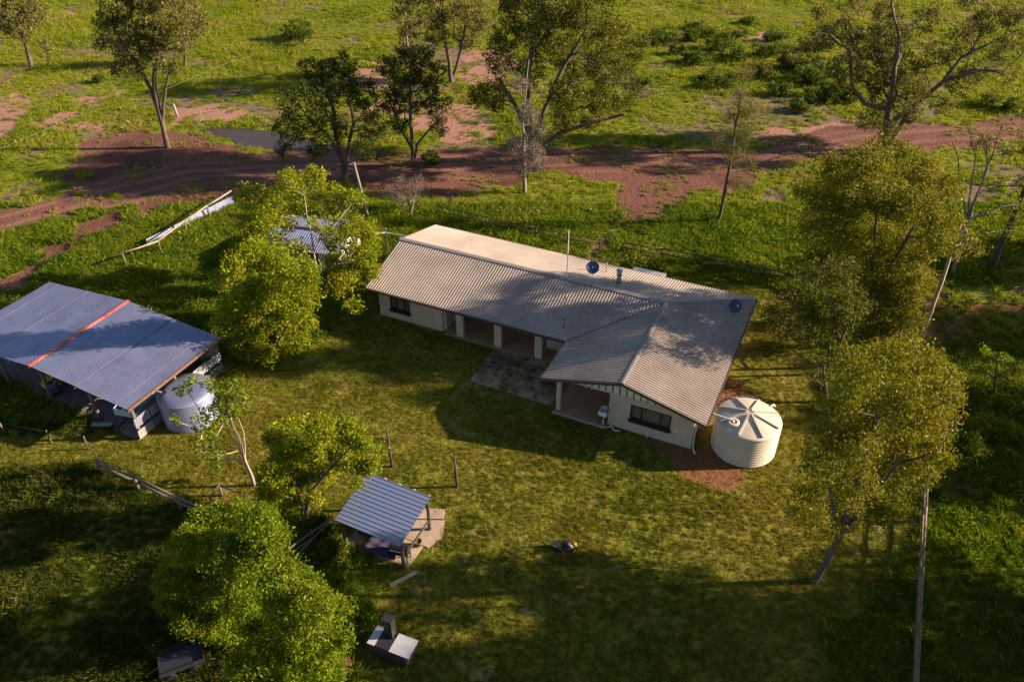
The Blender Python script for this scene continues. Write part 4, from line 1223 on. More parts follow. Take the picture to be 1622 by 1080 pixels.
yf = rail_fence('yard_fence', 'bleached top rail fence beside the track at upper left', [(-30.55, 55.31), (-28.4, 57.2), (-27.4, 60.6), (-26.29, 63.33), (-25.0, 66.2)],
           [(-30.55, 55.31), (-28.4, 57.2), (-27.4, 60.6), (-26.29, 63.33)], (1.2,), 'timber_pale', 0.075, 0.085, 1.22, post_mat='timber')
zs = thing('iron_sheeting', 'low strip of pale iron sheeting behind the bleached rail fence', 'iron sheeting', (-29.8, 58.3))
sp_ = [(-29.8, 58.3), (-28.4, 60.4), (-27.1, 62.6), (-26.0, 64.4), (-24.9, 66.1)]
for a, b in zip(sp_[:-1], sp_[1:]):
    d = np.array(b) - np.array(a)
    nrm = np.array((-d[1], d[0])) / np.linalg.norm(d)
    mb = MB()
    for i in range(33):
        p = np.array(a) + d * (i / 32) * 0.985 + nrm * 0.02 * math.sin(i * math.pi / 2) + np.array((29.8, -58.3))
        mb.v += [(p[0], p[1], 0.0), (p[0] + nrm[0] * 0.12, p[1] + nrm[1] * 0.12, 0.72)]
    for i in range(32):
        mb.f.append([2 * i, 2 * i + 2, 2 * i + 3, 2 * i + 1])
    mb.build('sheet', 'galv', zs, True)
gs = thing('guide_post', 'short grey timber stump post beside the puddle', 'post', (-36.92, 86.9))
MB().tube([(0, 0, 0), (-0.04, 0, 0.7), (-0.1, 0.0, 1.45)], [0.14, 0.13, 0.12], 9).build('shaft', 'timber_pale', gs, True)
MB().bar((-0.22, 0, 1.2), (0.04, 0, 1.2), 0.02).build('spike', 'rust', gs)

pp = thing('power_pole', 'leaning grey timber pole beside the tall leafy tree', 'pole', (-12.55, 63.41))
MB().tube([(0, 0, -0.1), (-0.35, 0.1, 2.6), (-0.68, 0.2, 5.0)], [0.14, 0.12, 0.10], 10).build('shaft', 'bark_grey', pp, True)
MB().tube([(-0.68, 0.2, 4.95), (-0.69, 0.2, 5.06)], 0.13, 10).build('cap', 'galv_white', pp)
wire = thing('power_line', 'thin pale power line crossing the paddock at upper left', 'wire', (-18.54, 130.93))
pa = [[(-33.53, 112.75, 0)]]
w0 = (-18.54, 130.93)
wp_ = [((-13.96, 110.64), 6.0), ((-23.12, 98.28), 5.2), ((-31.26, 89.98), 4.9), ((-35.57, 81.35), 4.8), ((-41.13, 74.26), 4.9), ((-44.04, 66.1), 5.2), ((-45.17, 62.32), 5.4)]
MB().tube([(p[0] - w0[0], p[1] - w0[1], z) for p, z in wp_], 0.009, 5).build('cable', 'steel', wire)
for (p, z) in (wp_[0], wp_[-1]):
    MB().tube([(p[0] - w0[0], p[1] - w0[1], 0), (p[0] - w0[0], p[1] - w0[1], z + 0.3)], [0.16, 0.12], 9).build('pole', 'bark_grey', wire)

pi = thing('overhead_pipe', 'white water pipe carried on a dark post to the house roof', 'pipe', (-10.14, 57.66))
q = (-10.14, 57.66)
cA, cB = hw(0.3, 3.0), (-15.2, 56.2)
MB().tube([(cA[0] - q[0], cA[1] - q[1], 2.42), (0, 0, 1.72), (cB[0] - q[0], cB[1] - q[1], 1.75)], 0.055, 8).build('pipe', 'white_paint', pi)
MB().tube([(0, 0.07, -0.05), (0, 0.07, 2.0)], 0.07, 8).build('post', 'timber_dark', pi)
MB().tube([(0, 0.07, 2.0), (0, 0.07, 2.08)], 0.08, 8).build('cap', 'galv_white', pi)

# small iron-roofed outbuilding behind the leafy tree
ob = thing('outbuilding', 'little pale iron roofed outbuilding half hidden by the leafy tree', 'shed', (-15.7, 56.6), R(-10))
for (x0, x1, y0, y1) in ((-2.9, 2.9, -2.4, -2.3), (-2.9, 2.9, 2.3, 2.4), (-2.9, -2.8, -2.298, 2.298), (2.8, 2.9, -2.298, 2.298)):
    MB().box(x0, x1, y0, y1, 0, 2.12).build('wall', 'white_panel', ob)
for s_ in (-1, 1):
    mb = ribbed(-3.2, 3.2, 0.2, 0.025, lambda a: (0.0, 2.75 * s_), lambda a, t: (a, t, 2.62 - 0.16 * abs(t)), 0.4)
    fix_up(mb).build('roof_sheet', 'galv', ob)
ridge((-3.22, 0, 2.62), (3.22, 0, 2.62)).build('ridge_cap', 'steel_dark', ob)
for k_ in range(8):
    x = -2.7 + k_ * 0.77
    MB().box(x - 0.04, x + 0.04, -2.44, -2.402, 0.0, 2.1).build('batten', 'timber', ob)
for s_ in (-1, 1):
    MB().poly([(s_ * 2.85, -2.38, 2.122), (s_ * 2.85, 2.38, 2.122), (s_ * 2.85, 2.38, 2.2), (s_ * 2.85, 0, 2.58), (s_ * 2.85, -2.38, 2.2)], (0.03, 0, 0)).build('gable', 'white_panel', ob)
MB().box(0.4, 1.25, -2.43, -2.402, 0.05, 1.95).build('door', 'timber_dark', ob)

# ------------------------------------------------------------------ trees
def leaves(centres, size, aspect, droop, r):
    n = len(centres)
    d = r.normal(0, 1, (n, 3))
    d[:, 2] -= droop
    d /= np.linalg.norm(d, axis=1, keepdims=True)
    s = np.cross(d, r.normal(0, 1, (n, 3)))
    s /= np.linalg.norm(s, axis=1, keepdims=True) + 1e-9
    L = size * (0.5 + 1.0 * r.random((n, 1)) ** 1.5)
    W = L * aspect
    v = np.empty((n, 4, 3))
    v[:, 0] = centres - d * L * 0.5
    v[:, 1] = centres + s * W * 0.5
    v[:, 2] = centres + d * L * 0.5
    v[:, 3] = centres - s * W * 0.5
    f = np.arange(n * 4).reshape(n, 4)
    return v.reshape(-1, 3), f

def skeleton(paths, rad, targets, r, wander=0.12):
    """grow limbs from the trunk paths to every target point; returns segments (a, b, ra, rb)"""
    pos, par, plen = [], [], []
    for path in paths:
        P = [np.array(p, float) for p in path]
        prev = -1
        for i, p in enumerate(P):
            if i == 0 and pos:
                dd = [np.linalg.norm(p - q) for q in pos]
                j = int(np.argmin(dd))
                if dd[j] < 0.6:
                    prev = j
                    continue
            if prev >= 0:
                a = pos[prev]
                k = max(1, int(np.linalg.norm(p - a) / 0.9))
                for t in range(1, k + 1):
                    q = a + (p - a) * t / k + (r.normal(0, 0.04, 3) if t < k else 0)
                    plen.append(plen[prev] + np.linalg.norm(q - pos[prev]))
                    pos.append(q)
                    par.append(prev)
                    prev = len(pos) - 1
            else:
                pos.append(p)
                par.append(-1)
                plen.append(0)
                prev = len(pos) - 1
    NP = len(pos)
    base = pos[0]
    zmin = pos[0][2] + 0.22 * max(p[2] for p in pos)
    T = sorted(targets, key=lambda t: np.linalg.norm(t - pos[-1]))
    ends = []
    for t in T:
        A = np.array(pos)
        dd = np.linalg.norm(A - t, axis=1) + 0.22 * np.array(plen) + 3.0 * (A[:, 2] < zmin) + 0.8 * np.maximum(0, A[:, 2] - t[2])
        j = int(np.argmin(dd))
        a = pos[j]
        L = np.linalg.norm(t - a)
        k = max(1, int(L / 0.8))
        prev = j
        for i in range(1, k + 1):
            f = i / k
            q = a + (t - a) * f + np.array((0, 0, 0.10 * L * math.sin(math.pi * f))) + (r.normal(0, wander, 3) * L * 0.25 if i < k else 0)
            plen.append(plen[prev] + np.linalg.norm(q - pos[prev]))
            pos.append(q)
            par.append(prev)
            prev = len(pos) - 1
        ends.append(prev)
    w = np.zeros(len(pos))
    w[ends] += 1
    child = np.zeros(len(pos), int)
    for i in range(len(pos) - 1, 0, -1):
        if w[i] == 0:
            w[i] = 0.4
        if par[i] >= 0:
            w[par[i]] += w[i]
    wr = w ** 0.56
    rr = np.maximum(wr / wr[0] * rad, 0.012)
    pl = np.array(plen[:NP])
    rr[:NP] = np.maximum(rr[:NP], rad * (0.70 - 0.50 * pl / max(pl.max(), 0.1)))          # the main stems stay stout
    rr[:NP] = np.minimum(rr[:NP], rad * (1.0 - 0.45 * pl / max(pl.max(), 0.1)))
    return np.array(pos), par, rr

def limbs_mesh(pos, par, rr):
    V, Fq = [], []
    k = 0
    for i in range(len(pos)):
        j = par[i]
        if j < 0:
            continue
        a, b = pos[j], pos[i]
        ra, rb = min(rr[j], rr[i] * 1.6), rr[i]
        n = 8 if rb > 0.12 else (6 if rb > 0.05 else 4)
        d = b - a
        d = d / (np.linalg.norm(d) + 1e-9)
        u = np.cross(d, (0.3, 0.9, 0.1) if abs(d[2]) > 0.9 else (0, 0, 1))
        u /= np.linalg.norm(u)
        w = np.cross(d, u)
        ang = np.arange(n) * 2 * math.pi / n
        ring = np.cos(ang)[:, None] * u + np.sin(ang)[:, None] * w
        V.append(a - d * rb * 0.3 + ring * ra)
        V.append(b + d * rb * 0.3 + ring * rb)
        for q in range(n):
            Fq.append((k + q, k + (q + 1) % n, k + n + (q + 1) % n, k + n + q))
        k += 2 * n
    return np.concatenate(V), np.array(Fq)

TREES = 0
def tree(name, label, paths, rad, blobs, bark, leaf, lsize=0.2, aspect=0.4, droop=0.6, dens=1.0, clump=0.55, cat='tree', group=None, LAI=2.6, hollow=0.5):
    """paths: trunk lines; blobs: (x, y, z, r) masses of the crown in the world"""
    global TREES
    TREES += 1
    r = np.random.default_rng(100 + TREES)
    base = np.array(paths[0][0], float)
    t = thing(name, label, cat, base, 0, group)
    # leaf count from the crown's area; leaves sit in clumps near the surface of each mass
    larea = lsize * lsize * aspect * 0.55
    per = 34
    C = []
    for (x, y, z, rb) in blobs:
        n = max(4, int(round(dens * LAI * math.pi * rb * rb / larea / per)))
        for _ in range(n):
            d = r.normal(0, 1, 3)
            d /= np.linalg.norm(d)
            p = np.array((x, y, z)) + d * rb * (hollow + (1.02 - hollow) * r.random()) * (1, 1, 0.92)
            if p[2] < 0.25:
                p[2] = 0.25 + 0.3 * r.random()
            C.append(p)
    C = np.array(C)
    sub = C if len(C) < 220 else C[r.permutation(len(C))[:220]]
    pos, par, rr = skeleton(paths, rad, list(sub), r)
    v, f = limbs_mesh(pos - base, par, rr)
    link_mesh('trunk', v, f, bark, t, True)
    cl = np.repeat(C, per, 0)
    rad_c = np.repeat(clump * (0.6 + 0.7 * r.random(len(C))), per)
    off = r.normal(0, 1, cl.shape)
    off *= (rad_c * np.cbrt(r.random(len(cl))) / (np.linalg.norm(off, axis=1) + 1e-9))[:, None]
    off[:, 2] *= 0.75
    q = cl + off
    q[:, 2] = np.maximum(q[:, 2], 0.12)
    v, f = leaves(q - base, lsize, aspect, droop, r)
    link_mesh('crown', v, f, leaf, t)
    return t

# --- far trees along the road
tree('gum_tree', 'tall olive gum tree on bare pink soil left of the puddle', [[(-35.11, 78.48, 0), (-35.02, 78.48, 2.61), (-35, 78.48, 4.87), (-34.68, 78.48, 7.06), (-33.61, 78.48, 9.77)], [(-35.11, 78.48, 0), (-35.02, 78.48, 2.61), (-35.29, 78.48, 6.13), (-35.95, 78.48, 8.88)], [(-35.11, 78.48, 0), (-35.02, 78.48, 2.61), (-33.81, 78.48, 6.13), (-32.71, 78.48, 8.58)]], 0.32,
     [(-34.0, 76.8, 13.6, 2.3), (-38.0, 79.7, 10.6, 1.7), (-31.7, 76.9, 13.6, 2.4), (-31.2, 77.6, 11.2, 1.6), (-35.4, 77.4, 9.5, 1.9), (-36.9, 77.3, 13.2, 1.3), (-32.7, 78.4, 15.4, 2.3), (-37.8, 78.7, 7.9, 1.0), (-32.3, 76.5, 9.2, 1.2), (-34.1, 78.3, 11.0, 1.8), (-30.8, 79.4, 12.7, 1.1), (-34.7, 78.3, 15.2, 1.6)], 'bark', 'leaf_grey', 0.27, 0.42, 0.9, 1.1, 0.55, group='gum trees along the dirt road', LAI=3.2)
tree('gum_tree', 'spreading gum tree cut by the upper left corner', [[(-61.02, 103.8, 0), (-60.79, 103.8, 2.44), (-60.6, 103.8, 4.74)]], 0.30,
     [(-61.6, 104.8, 6.3, 2.2), (-60.0, 105.8, 5.7, 1.9), (-63.0, 104.0, 4.7, 1.6), (-60.5, 103.6, 4.6, 1.4), (-64.3, 104.4, 6.5, 1.9), (-60.1, 105.0, 8.7, 1.9), (-56.5, 102.0, 8.2, 1.2)], 'bark', 'leaf_grey', 0.32, 0.42, 0.8, 1.1, 0.8, group='gum trees along the dirt road')
tree('sapling', 'thin bare sapling beside the upper left gum tree', [[(-59.19, 104.54, 0), (-58.81, 104.54, 1.83), (-58.52, 104.54, 3.38)]], 0.10,
     [(-58.5, 104.6, 3.2, 0.7), (-59.1, 104.4, 2.3, 0.6), (-58.4, 104.6, 2.0, 0.5)], 'bark_dark', 'leaf_grey', 0.22, 0.4, 0.8, 0.35, 0.6)
tree('gum_tree', 'slim gum tree standing just behind the tall olive gum', [[(-41.53, 103.8, 0), (-40.87, 103.8, 2.44), (-39.76, 103.8, 5.12)]], 0.20,
     [(-39.3, 103.9, 7.2, 1.5), (-39.7, 104.6, 4.7, 1.6), (-40.6, 104.2, 5.4, 1.2), (-38.9, 105.0, 5.7, 1.1), (-40.5, 104.7, 3.3, 1.0)], 'bark', 'leaf_grey', 0.30, 0.42, 0.8, 0.9, 0.75, group='gum trees along the dirt road')
tree('dark_tree', 'broad dark leafy tree beyond the pole left of the house', [[(-15.81, 70.83, 0), (-15.88, 70.83, 2.29), (-16.76, 70.83, 4.44), (-18.27, 70.83, 5.94)], [(-15.81, 70.83, 0), (-15.16, 70.83, 2.91), (-14.32, 70.83, 5.64), (-14.57, 70.83, 8.25)], [(-15.81, 70.83, 0), (-15.88, 70.83, 2.29), (-16.07, 70.83, 5.34), (-15.97, 70.83, 8.25)]], 0.30,
     [(-18.3, 69.8, 8.0, 2.1), (-15.9, 72.6, 8.8, 2.3), (-13.6, 73.2, 7.4, 1.8), (-19.7, 69.2, 5.7, 1.6), (-16.4, 69.9, 5.7, 1.8), (-12.7, 71.3, 5.2, 1.4), (-14.9, 72.4, 10.2, 1.2), (-17.7, 73.3, 9.6, 1.4), (-13.3, 68.5, 4.2, 1.2), (-21.2, 70.8, 3.0, 0.8), (-17.9, 70.2, 3.5, 1.0)], 'bark_dark', 'leaf_dark', 0.22, 0.45, 0.5, 1.15, 0.52, group='dark trees on the near side of the road')
tree('dark_tree', 'narrow dark leafy tree with forked trunk at the road edge', [[(-9.62, 74.07, 0), (-9.62, 74.07, 2.47), (-9.54, 74.07, 5.28), (-9.43, 74.07, 8.26)], [(-9.62, 74.07, 0), (-9.67, 74.07, 1.83), (-10.8, 74.07, 4.36), (-11.35, 74.07, 6.19)], [(-9.62, 74.07, 0), (-9.16, 74.07, 2.15), (-7.53, 74.07, 4.05)]], 0.24,
     [(-9.9, 74.5, 9.3, 1.8), (-7.5, 74.0, 8.9, 1.6), (-11.4, 75.2, 6.1, 1.4), (-7.1, 74.2, 6.2, 1.4), (-9.6, 75.5, 6.6, 1.9), (-10.9, 75.0, 4.0, 1.0), (-6.8, 73.5, 4.3, 0.9), (-11.2, 72.2, 10.3, 1.1), (-8.2, 75.6, 10.1, 1.2), (-9.5, 74.5, 10.9, 1.0)], 'bark_dark', 'leaf_dark', 0.22, 0.45, 0.5, 1.15, 0.52, group='dark trees on the near side of the road')
tree('gum_tree', 'pale gum tree on the pink bare patch beyond the road', [[(-7.33, 97.7, 0), (-7.45, 97.7, 2.43), (-7.78, 97.7, 5.01), (-8.06, 97.7, 8.2)], [(-7.13, 98.15, 0), (-6.41, 98.15, 2.66), (-5.63, 98.15, 5.6)]], 0.34,
     [(-11.4, 95.3, 8.8, 2.1), (-8.2, 99.3, 8.5, 2.6), (-4.7, 96.2, 8.3, 2.1), (-8.8, 96.6, 6.3, 1.9), (-5.3, 99.0, 5.1, 1.8), (-12.0, 100.0, 5.3, 1.4), (-6.5, 97.5, 11.3, 2.4), (-3.0, 97.1, 7.0, 1.2), (-9.7, 95.4, 11.5, 2.0)], 'bark', 'leaf_grey', 0.28, 0.42, 0.8, 1.0, 0.6, group='gum trees along the dirt road')
tree('gum_tree', 'largest spreading gum tree with several trunks behind the house', [[(1.93, 74.8, 0), (1.76, 74.8, 2.8), (1.42, 74.8, 6.22), (1.56, 74.8, 9.75), (2.19, 74.8, 13.1)], [(1.93, 74.8, 0), (2.14, 74.8, 2.16), (3.04, 74.8, 5.31), (4.47, 74.8, 8.89), (6.69, 74.8, 12.83)], [(2.18, 75.1, 0), (2.78, 75.1, 1.39), (4.51, 75.1, 2.87), (7.2, 75.1, 3.89), (10.46, 75.1, 4.76)], [(1.93, 74.8, 0), (1.76, 74.8, 2.8), (0.24, 74.8, 5.92), (-1.22, 74.8, 8.31)]], 0.42,
     [(1.1, 77.7, 13.4, 2.4), (3.7, 72.7, 15.8, 2.6), (6.4, 71.6, 14.5, 2.2), (3.3, 74.9, 12.0, 2.4), (6.5, 77.8, 9.4, 2.5), (8.6, 71.4, 13.0, 1.7), (11.5, 77.6, 10.3, 1.5), (8.4, 72.5, 9.9, 1.8), (10.4, 73.9, 9.4, 1.1), (-0.6, 77.2, 11.3, 1.6), (-1.2, 75.0, 9.7, 1.5), (1.7, 76.3, 8.7, 1.5), (5.0, 71.4, 8.0, 2.0), (8.0, 72.6, 7.0, 1.6), (4.8, 75.2, 4.2, 1.3), (-1.9, 77.8, 5.7, 1.6), (-3.1, 75.9, 6.4, 1.1), (7.6, 76.0, 3.8, 1.1), (11.0, 72.8, 7.5, 0.9), (8.3, 76.7, 15.8, 2.1), (-0.1, 74.1, 16.4, 1.5), (5.0, 77.4, 16.7, 2.1), (10.4, 77.4, 4.7, 0.9)], 'bark', 'leaf_olive', 0.25, 0.42, 0.7, 1.0, 0.58, group='gum trees along the dirt road', LAI=3.4)
tree('dead_tree', 'grey leafless dead tree with wispy twigs below the largest gum', [[(1.16, 68.18, 0), (1.08, 68.18, 2.86), (0.94, 68.18, 6.4), (1.22, 68.18, 10.29), (1.41, 68.18, 12.13)]], 0.20,
     [(1.1, 68.4, 2.6, 1.0), (0.4, 68.4, 4.8, 0.8), (1.3, 67.6, 7.8, 1.0), (0.7, 67.5, 10.4, 0.7), (1.9, 68.6, 3.9, 1.0), (-0.2, 68.8, 2.9, 0.7), (2.2, 68.5, 6.0, 0.7), (2.5, 68.2, 2.7, 0.6)], 'bark_grey', 'twig_grey', 0.30, 0.09, 0.2, 1.0, 0.6)
tree('she_oak', 'thin wispy she oak standing in bright grass behind the roof', [[(17.83, 62.61, 0), (17.93, 62.61, 2.52), (17.99, 62.61, 4.82), (17.89, 62.61, 8.63), (17.95, 62.61, 12.2)]], 0.15,
     [(18.0, 62.9, 12.8, 0.6), (18.0, 63.5, 10.9, 0.8), (18.8, 62.9, 9.8, 0.9), (17.4, 63.5, 9.1, 0.7), (18.5, 61.8, 8.4, 0.9), (17.7, 61.7, 6.9, 0.8), (19.4, 62.0, 6.2, 0.7), (16.8, 62.5, 7.3, 0.5), (18.7, 62.6, 3.8, 0.7), (19.9, 62.9, 3.5, 0.6)], 'bark_dark', 'leaf_grey', 0.28, 0.10, 0.5, 0.9, 0.6, LAI=2.4)
tree('gum_tree', 'huge wide gum tree with long right limb beyond the road', [[(38.09, 78.01, 0), (37.17, 78.01, 3.12), (36.96, 78.01, 5.67), (36.23, 78.01, 11.07), (34.6, 78.01, 14.16)], [(38.09, 78.01, 0), (37.63, 78.01, 2.8), (39.36, 78.01, 4.41), (41.43, 78.01, 6.73), (42.57, 78.01, 9.21), (44.95, 78.01, 10.61), (47.01, 78.01, 11.76)], [(38.09, 78.01, 0), (37.03, 78.01, 4.09), (34.62, 78.01, 4.73), (32.99, 78.01, 6.3), (31.86, 78.01, 9.91), (29.67, 78.01, 11.36)], [(38.09, 78.01, 0), (39.36, 78.01, 4.41), (41.43, 78.01, 6.73), (44.31, 78.01, 8.13), (47.07, 78.01, 8.01)]], 0.42,
     [(31.9, 81.6, 10.6, 1.5), (29.4, 79.4, 10.7, 1.4), (34.6, 81.4, 9.5, 2.0), (37.2, 80.7, 10.3, 2.2), (35.6, 80.9, 7.2, 2.0), (39.1, 81.6, 7.0, 2.0), (31.9, 78.0, 8.2, 1.6), (37.2, 80.0, 4.9, 1.9), (38.0, 75.8, 7.1, 1.4), (42.0, 81.9, 8.1, 1.6), (43.9, 80.7, 10.3, 1.8), (43.6, 76.9, 13.1, 1.7), (43.5, 78.6, 6.7, 1.4), (46.8, 81.5, 6.9, 1.4), (44.3, 74.4, 11.0, 1.4), (38.8, 79.0, 12.5, 1.4), (35.1, 80.2, 12.9, 1.5), (37.5, 74.5, 5.1, 1.2), (36.5, 79.8, 2.4, 1.3), (37.6, 77.0, 1.9, 1.4), (40.7, 75.3, 5.7, 1.0), (28.7, 79.1, 13.1, 0.9), (45.6, 77.1, 13.6, 1.3), (30.5, 76.5, 14.3, 1.1), (48.4, 78.9, 7.2, 0.7), (26.7, 75.0, 11.4, 0.7), (50.0, 79.7, 10.6, 1.6), (40.2, 75.2, 15.7, 1.3)], 'bark', 'leaf_grey', 0.25, 0.42, 0.9, 1.0, 0.55, group='gum trees along the dirt road', LAI=3.0)

# --- the belt of trees on the right of the house
tree('bushy_gum', 'dense golden gum tree between the road and the right house corner', [[(25.02, 45.03, 0), (23.39, 45.03, 5.39), (22.85, 45.03, 8.2), (22.34, 45.03, 10.84)], [(25.02, 45.03, 0), (22.32, 45.03, 6.35), (20.64, 45.03, 9.1)], [(25.02, 45.03, 0), (24.36, 45.03, 6.35), (25.24, 45.03, 9.54)]], 0.22,
     [(19.2, 44.3, 13.3, 1.4), (20.8, 44.0, 14.0, 1.2), (24.7, 48.0, 11.9, 1.5), (26.5, 47.8, 11.2, 1.3), (26.3, 44.9, 11.7, 1.0), (19.1, 45.9, 10.8, 1.2), (20.6, 44.8, 11.4, 1.5), (22.2, 44.3, 11.6, 1.5), (23.7, 43.0, 11.5, 1.4), (25.5, 43.1, 10.6, 1.1), (19.9, 47.7, 8.1, 1.2), (20.1, 44.2, 9.6, 1.4), (23.0, 46.0, 8.1, 1.6), (25.7, 46.9, 7.1, 1.5), (25.6, 43.2, 8.9, 1.1), (19.8, 45.4, 7.3, 1.1), (20.9, 43.4, 8.0, 1.2), (24.4, 46.0, 5.8, 1.4), (24.2, 42.4, 7.6, 1.1), (28.3, 47.5, 3.6, 1.0), (17.8, 45.3, 11.6, 0.7), (24.0, 42.7, 5.9, 1.1), (22.9, 43.8, 5.5, 1.2), (22.0, 45.5, 5.1, 1.2), (20.1, 44.4, 6.5, 1.1)], 'bark', 'leaf_gold', 0.19, 0.42, 0.7, 1.35, 0.58, group='trees right of the house', LAI=2.9)
tree('bushy_gum', 'dark green bushy tree shading the right rear roof corner', [[(21.45, 42.44, 0), (21.32, 42.44, 1.94), (20.38, 42.44, 4.19), (19.15, 42.44, 6.1)], [(21.45, 42.44, 0), (21.34, 42.44, 2.2), (21.6, 42.44, 4.43)], [(21.45, 42.44, 0), (20.5, 42.44, 1.94), (18.74, 42.44, 3.45)]], 0.16,
     [(17.7, 40.4, 8.3, 1.1), (19.1, 40.5, 8.6, 1.1), (17.4, 41.9, 5.5, 1.2), (19.7, 42.9, 4.4, 1.4), (20.1, 40.2, 6.6, 1.2), (22.2, 42.1, 5.8, 1.0), (18.3, 44.6, 1.7, 1.0), (18.4, 40.8, 3.9, 1.1), (21.9, 44.3, 2.1, 1.1), (16.5, 43.0, 3.8, 0.7), (22.0, 41.2, 4.2, 1.0), (24.6, 44.8, 3.1, 0.9), (23.0, 42.4, 6.5, 0.8)], 'bark_dark', 'leaf_olive', 0.18, 0.42, 0.6, 1.15, 0.55, group='trees right of the house', LAI=2.4)
tree('small_tree', 'small leafy tree with short dark trunk right of the cream tank', [[(19.79, 38.98, 0), (19.54, 38.98, 1.09), (19.16, 38.98, 2.1)]], 0.13,
     [(19.4, 39.1, 2.0, 0.5), (18.7, 39.1, 3.0, 0.5), (19.0, 39.9, 1.5, 0.4), (19.2, 38.3, 3.4, 0.4)], 'bark_dark', 'leaf_olive', 0.17, 0.42, 0.6, 1.0, 0.45)
tree('bushy_gum', 'rounded gum bush tucked between the two big right hand trees', [[(25.36, 41.9, 0), (24.98, 41.9, 2.09), (24.61, 41.9, 4.08)]], 0.13,
     [(24.0, 41.6, 5.7, 1.0), (24.5, 41.4, 6.7, 0.8), (23.5, 41.3, 4.6, 1.0), (24.6, 40.9, 5.0, 0.8), (23.0, 41.0, 3.7, 0.8), (25.8, 43.3, 1.8, 1.0)], 'bark_dark', 'leaf_gold', 0.18, 0.42, 0.6, 1.15, 0.52, group='trees right of the house', LAI=2.8)
tree('leaning_gum', 'big leaning gum tree in front of the right side of the yard', [[(15.02, 25.39, 0), (15.32, 25.39, 1.71), (15.48, 25.39, 3.33), (15.39, 25.39, 5.51), (15.34, 25.39, 7.94), (15.24, 25.39, 10.91)], [(15.02, 25.39, 0), (15.32, 25.39, 1.71), (15.48, 25.39, 3.33), (14.67, 25.39, 5.51), (13.82, 25.39, 7.94)], [(15.02, 25.39, 0), (15.48, 25.39, 3.33), (16.15, 25.39, 5.93), (16.92, 25.39, 8.71)]], 0.2,
     [(14.8, 25.5, 13.8, 0.9), (16.5, 26.2, 13.2, 1.0), (17.9, 26.8, 11.8, 1.0), (12.9, 23.5, 14.5, 0.9), (14.9, 24.2, 13.3, 1.0), (13.7, 25.8, 11.3, 0.8), (15.4, 26.2, 10.2, 1.2), (15.9, 24.1, 12.1, 1.1), (18.9, 26.9, 9.5, 0.9), (13.6, 25.7, 9.5, 0.8), (14.4, 24.9, 9.5, 1.1), (17.5, 26.7, 7.4, 1.3), (18.6, 25.9, 8.6, 0.9), (12.9, 24.2, 9.2, 0.8), (14.3, 23.8, 8.4, 1.0), (17.1, 25.5, 6.2, 1.1), (19.2, 27.0, 5.9, 0.9), (14.3, 27.2, 4.4, 0.7), (13.3, 24.1, 6.1, 0.7), (15.9, 26.1, 4.0, 0.9), (16.6, 25.0, 5.2, 0.6), (12.4, 24.3, 6.7, 0.4), (16.5, 23.4, 13.9, 0.4), (14.5, 24.2, 4.8, 0.5), (14.3, 27.4, 12.6, 0.6), (14.8, 24.7, 14.9, 0.5)], 'bark', 'leaf_gold', 0.155, 0.42, 0.8, 1.0, 0.45, group='trees right of the house', LAI=3.8)
tree('pale_gum', 'slender white trunked gum leaning right at the right edge', [[(28.02, 44.89, 0), (27.98, 44.89, 3.51), (27.99, 44.89, 5.19), (27.93, 44.89, 6.67), (27.84, 44.89, 7.46), (27.16, 44.89, 8.46)], [(28.02, 44.89, 0), (27.93, 44.89, 6.67), (27.83, 44.89, 8.24), (27.89, 44.89, 9.62)]], 0.17,
     [(28.5, 44.9, 8.4, 0.7), (27.5, 43.9, 8.2, 0.5), (29.2, 44.7, 7.7, 0.6), (27.0, 44.9, 8.7, 0.5), (28.3, 45.8, 8.9, 0.5)], 'bark_white', 'leaf_gold', 0.19, 0.42, 0.7, 0.8, 0.5, LAI=3.5)
tree('pale_gum', 'sparse tall gum with white upper forks at the right edge', [[(34.27, 53.98, 0), (33.82, 53.98, 4.75), (33.85, 53.98, 6.86), (33.81, 53.98, 8.7), (33.84, 53.98, 11.17), (33.83, 53.98, 12.17)], [(34.27, 53.98, 0), (33.82, 53.98, 4.75), (33.28, 53.98, 5.94), (32.13, 53.98, 8.06), (31.57, 53.98, 9.76), (30.75, 53.98, 10.94)], [(34.27, 53.98, 0), (33.82, 53.98, 4.75), (33.18, 53.98, 7.76), (32.78, 53.98, 9.76), (31.63, 53.98, 11.86)], [(34.27, 53.98, 0), (33.85, 53.98, 6.86), (33.92, 53.98, 9.04), (33.13, 53.98, 10.94)]], 0.15,
     [(34.9, 54.9, 10.7, 0.7), (34.0, 55.2, 10.1, 0.5), (35.4, 54.4, 10.0, 0.7), (35.4, 54.9, 6.9, 0.6), (37.1, 55.1, 5.2, 0.7), (37.0, 54.8, 7.4, 0.6), (32.6, 54.1, 10.8, 0.4), (32.0, 54.7, 7.0, 0.4), (35.1, 53.9, 5.0, 0.5), (37.6, 54.3, 5.6, 0.7), (37.5, 54.3, 3.8, 0.6)], 'bark_grey', 'leaf_gold', 0.20, 0.42, 0.7, 0.55, 0.6, LAI=1.8)
tree('dark_gum', 'leaning dark trunked gum leaving the picture at the right edge', [[(37.8, 55.01, 0), (37.78, 55.01, 1.89), (37.88, 55.01, 4.03), (37.92, 55.01, 6.61), (37.95, 55.01, 9.3)]], 0.26,
     [(38.8, 56.2, 9.8, 1.7), (36.7, 53.7, 13.1, 1.8), (39.8, 54.4, 9.1, 1.7), (39.3, 56.1, 6.8, 0.7), (38.1, 53.0, 12.5, 1.7)], 'bark_dark', 'leaf_olive', 0.22, 0.42, 0.7, 1.0, 0.65)
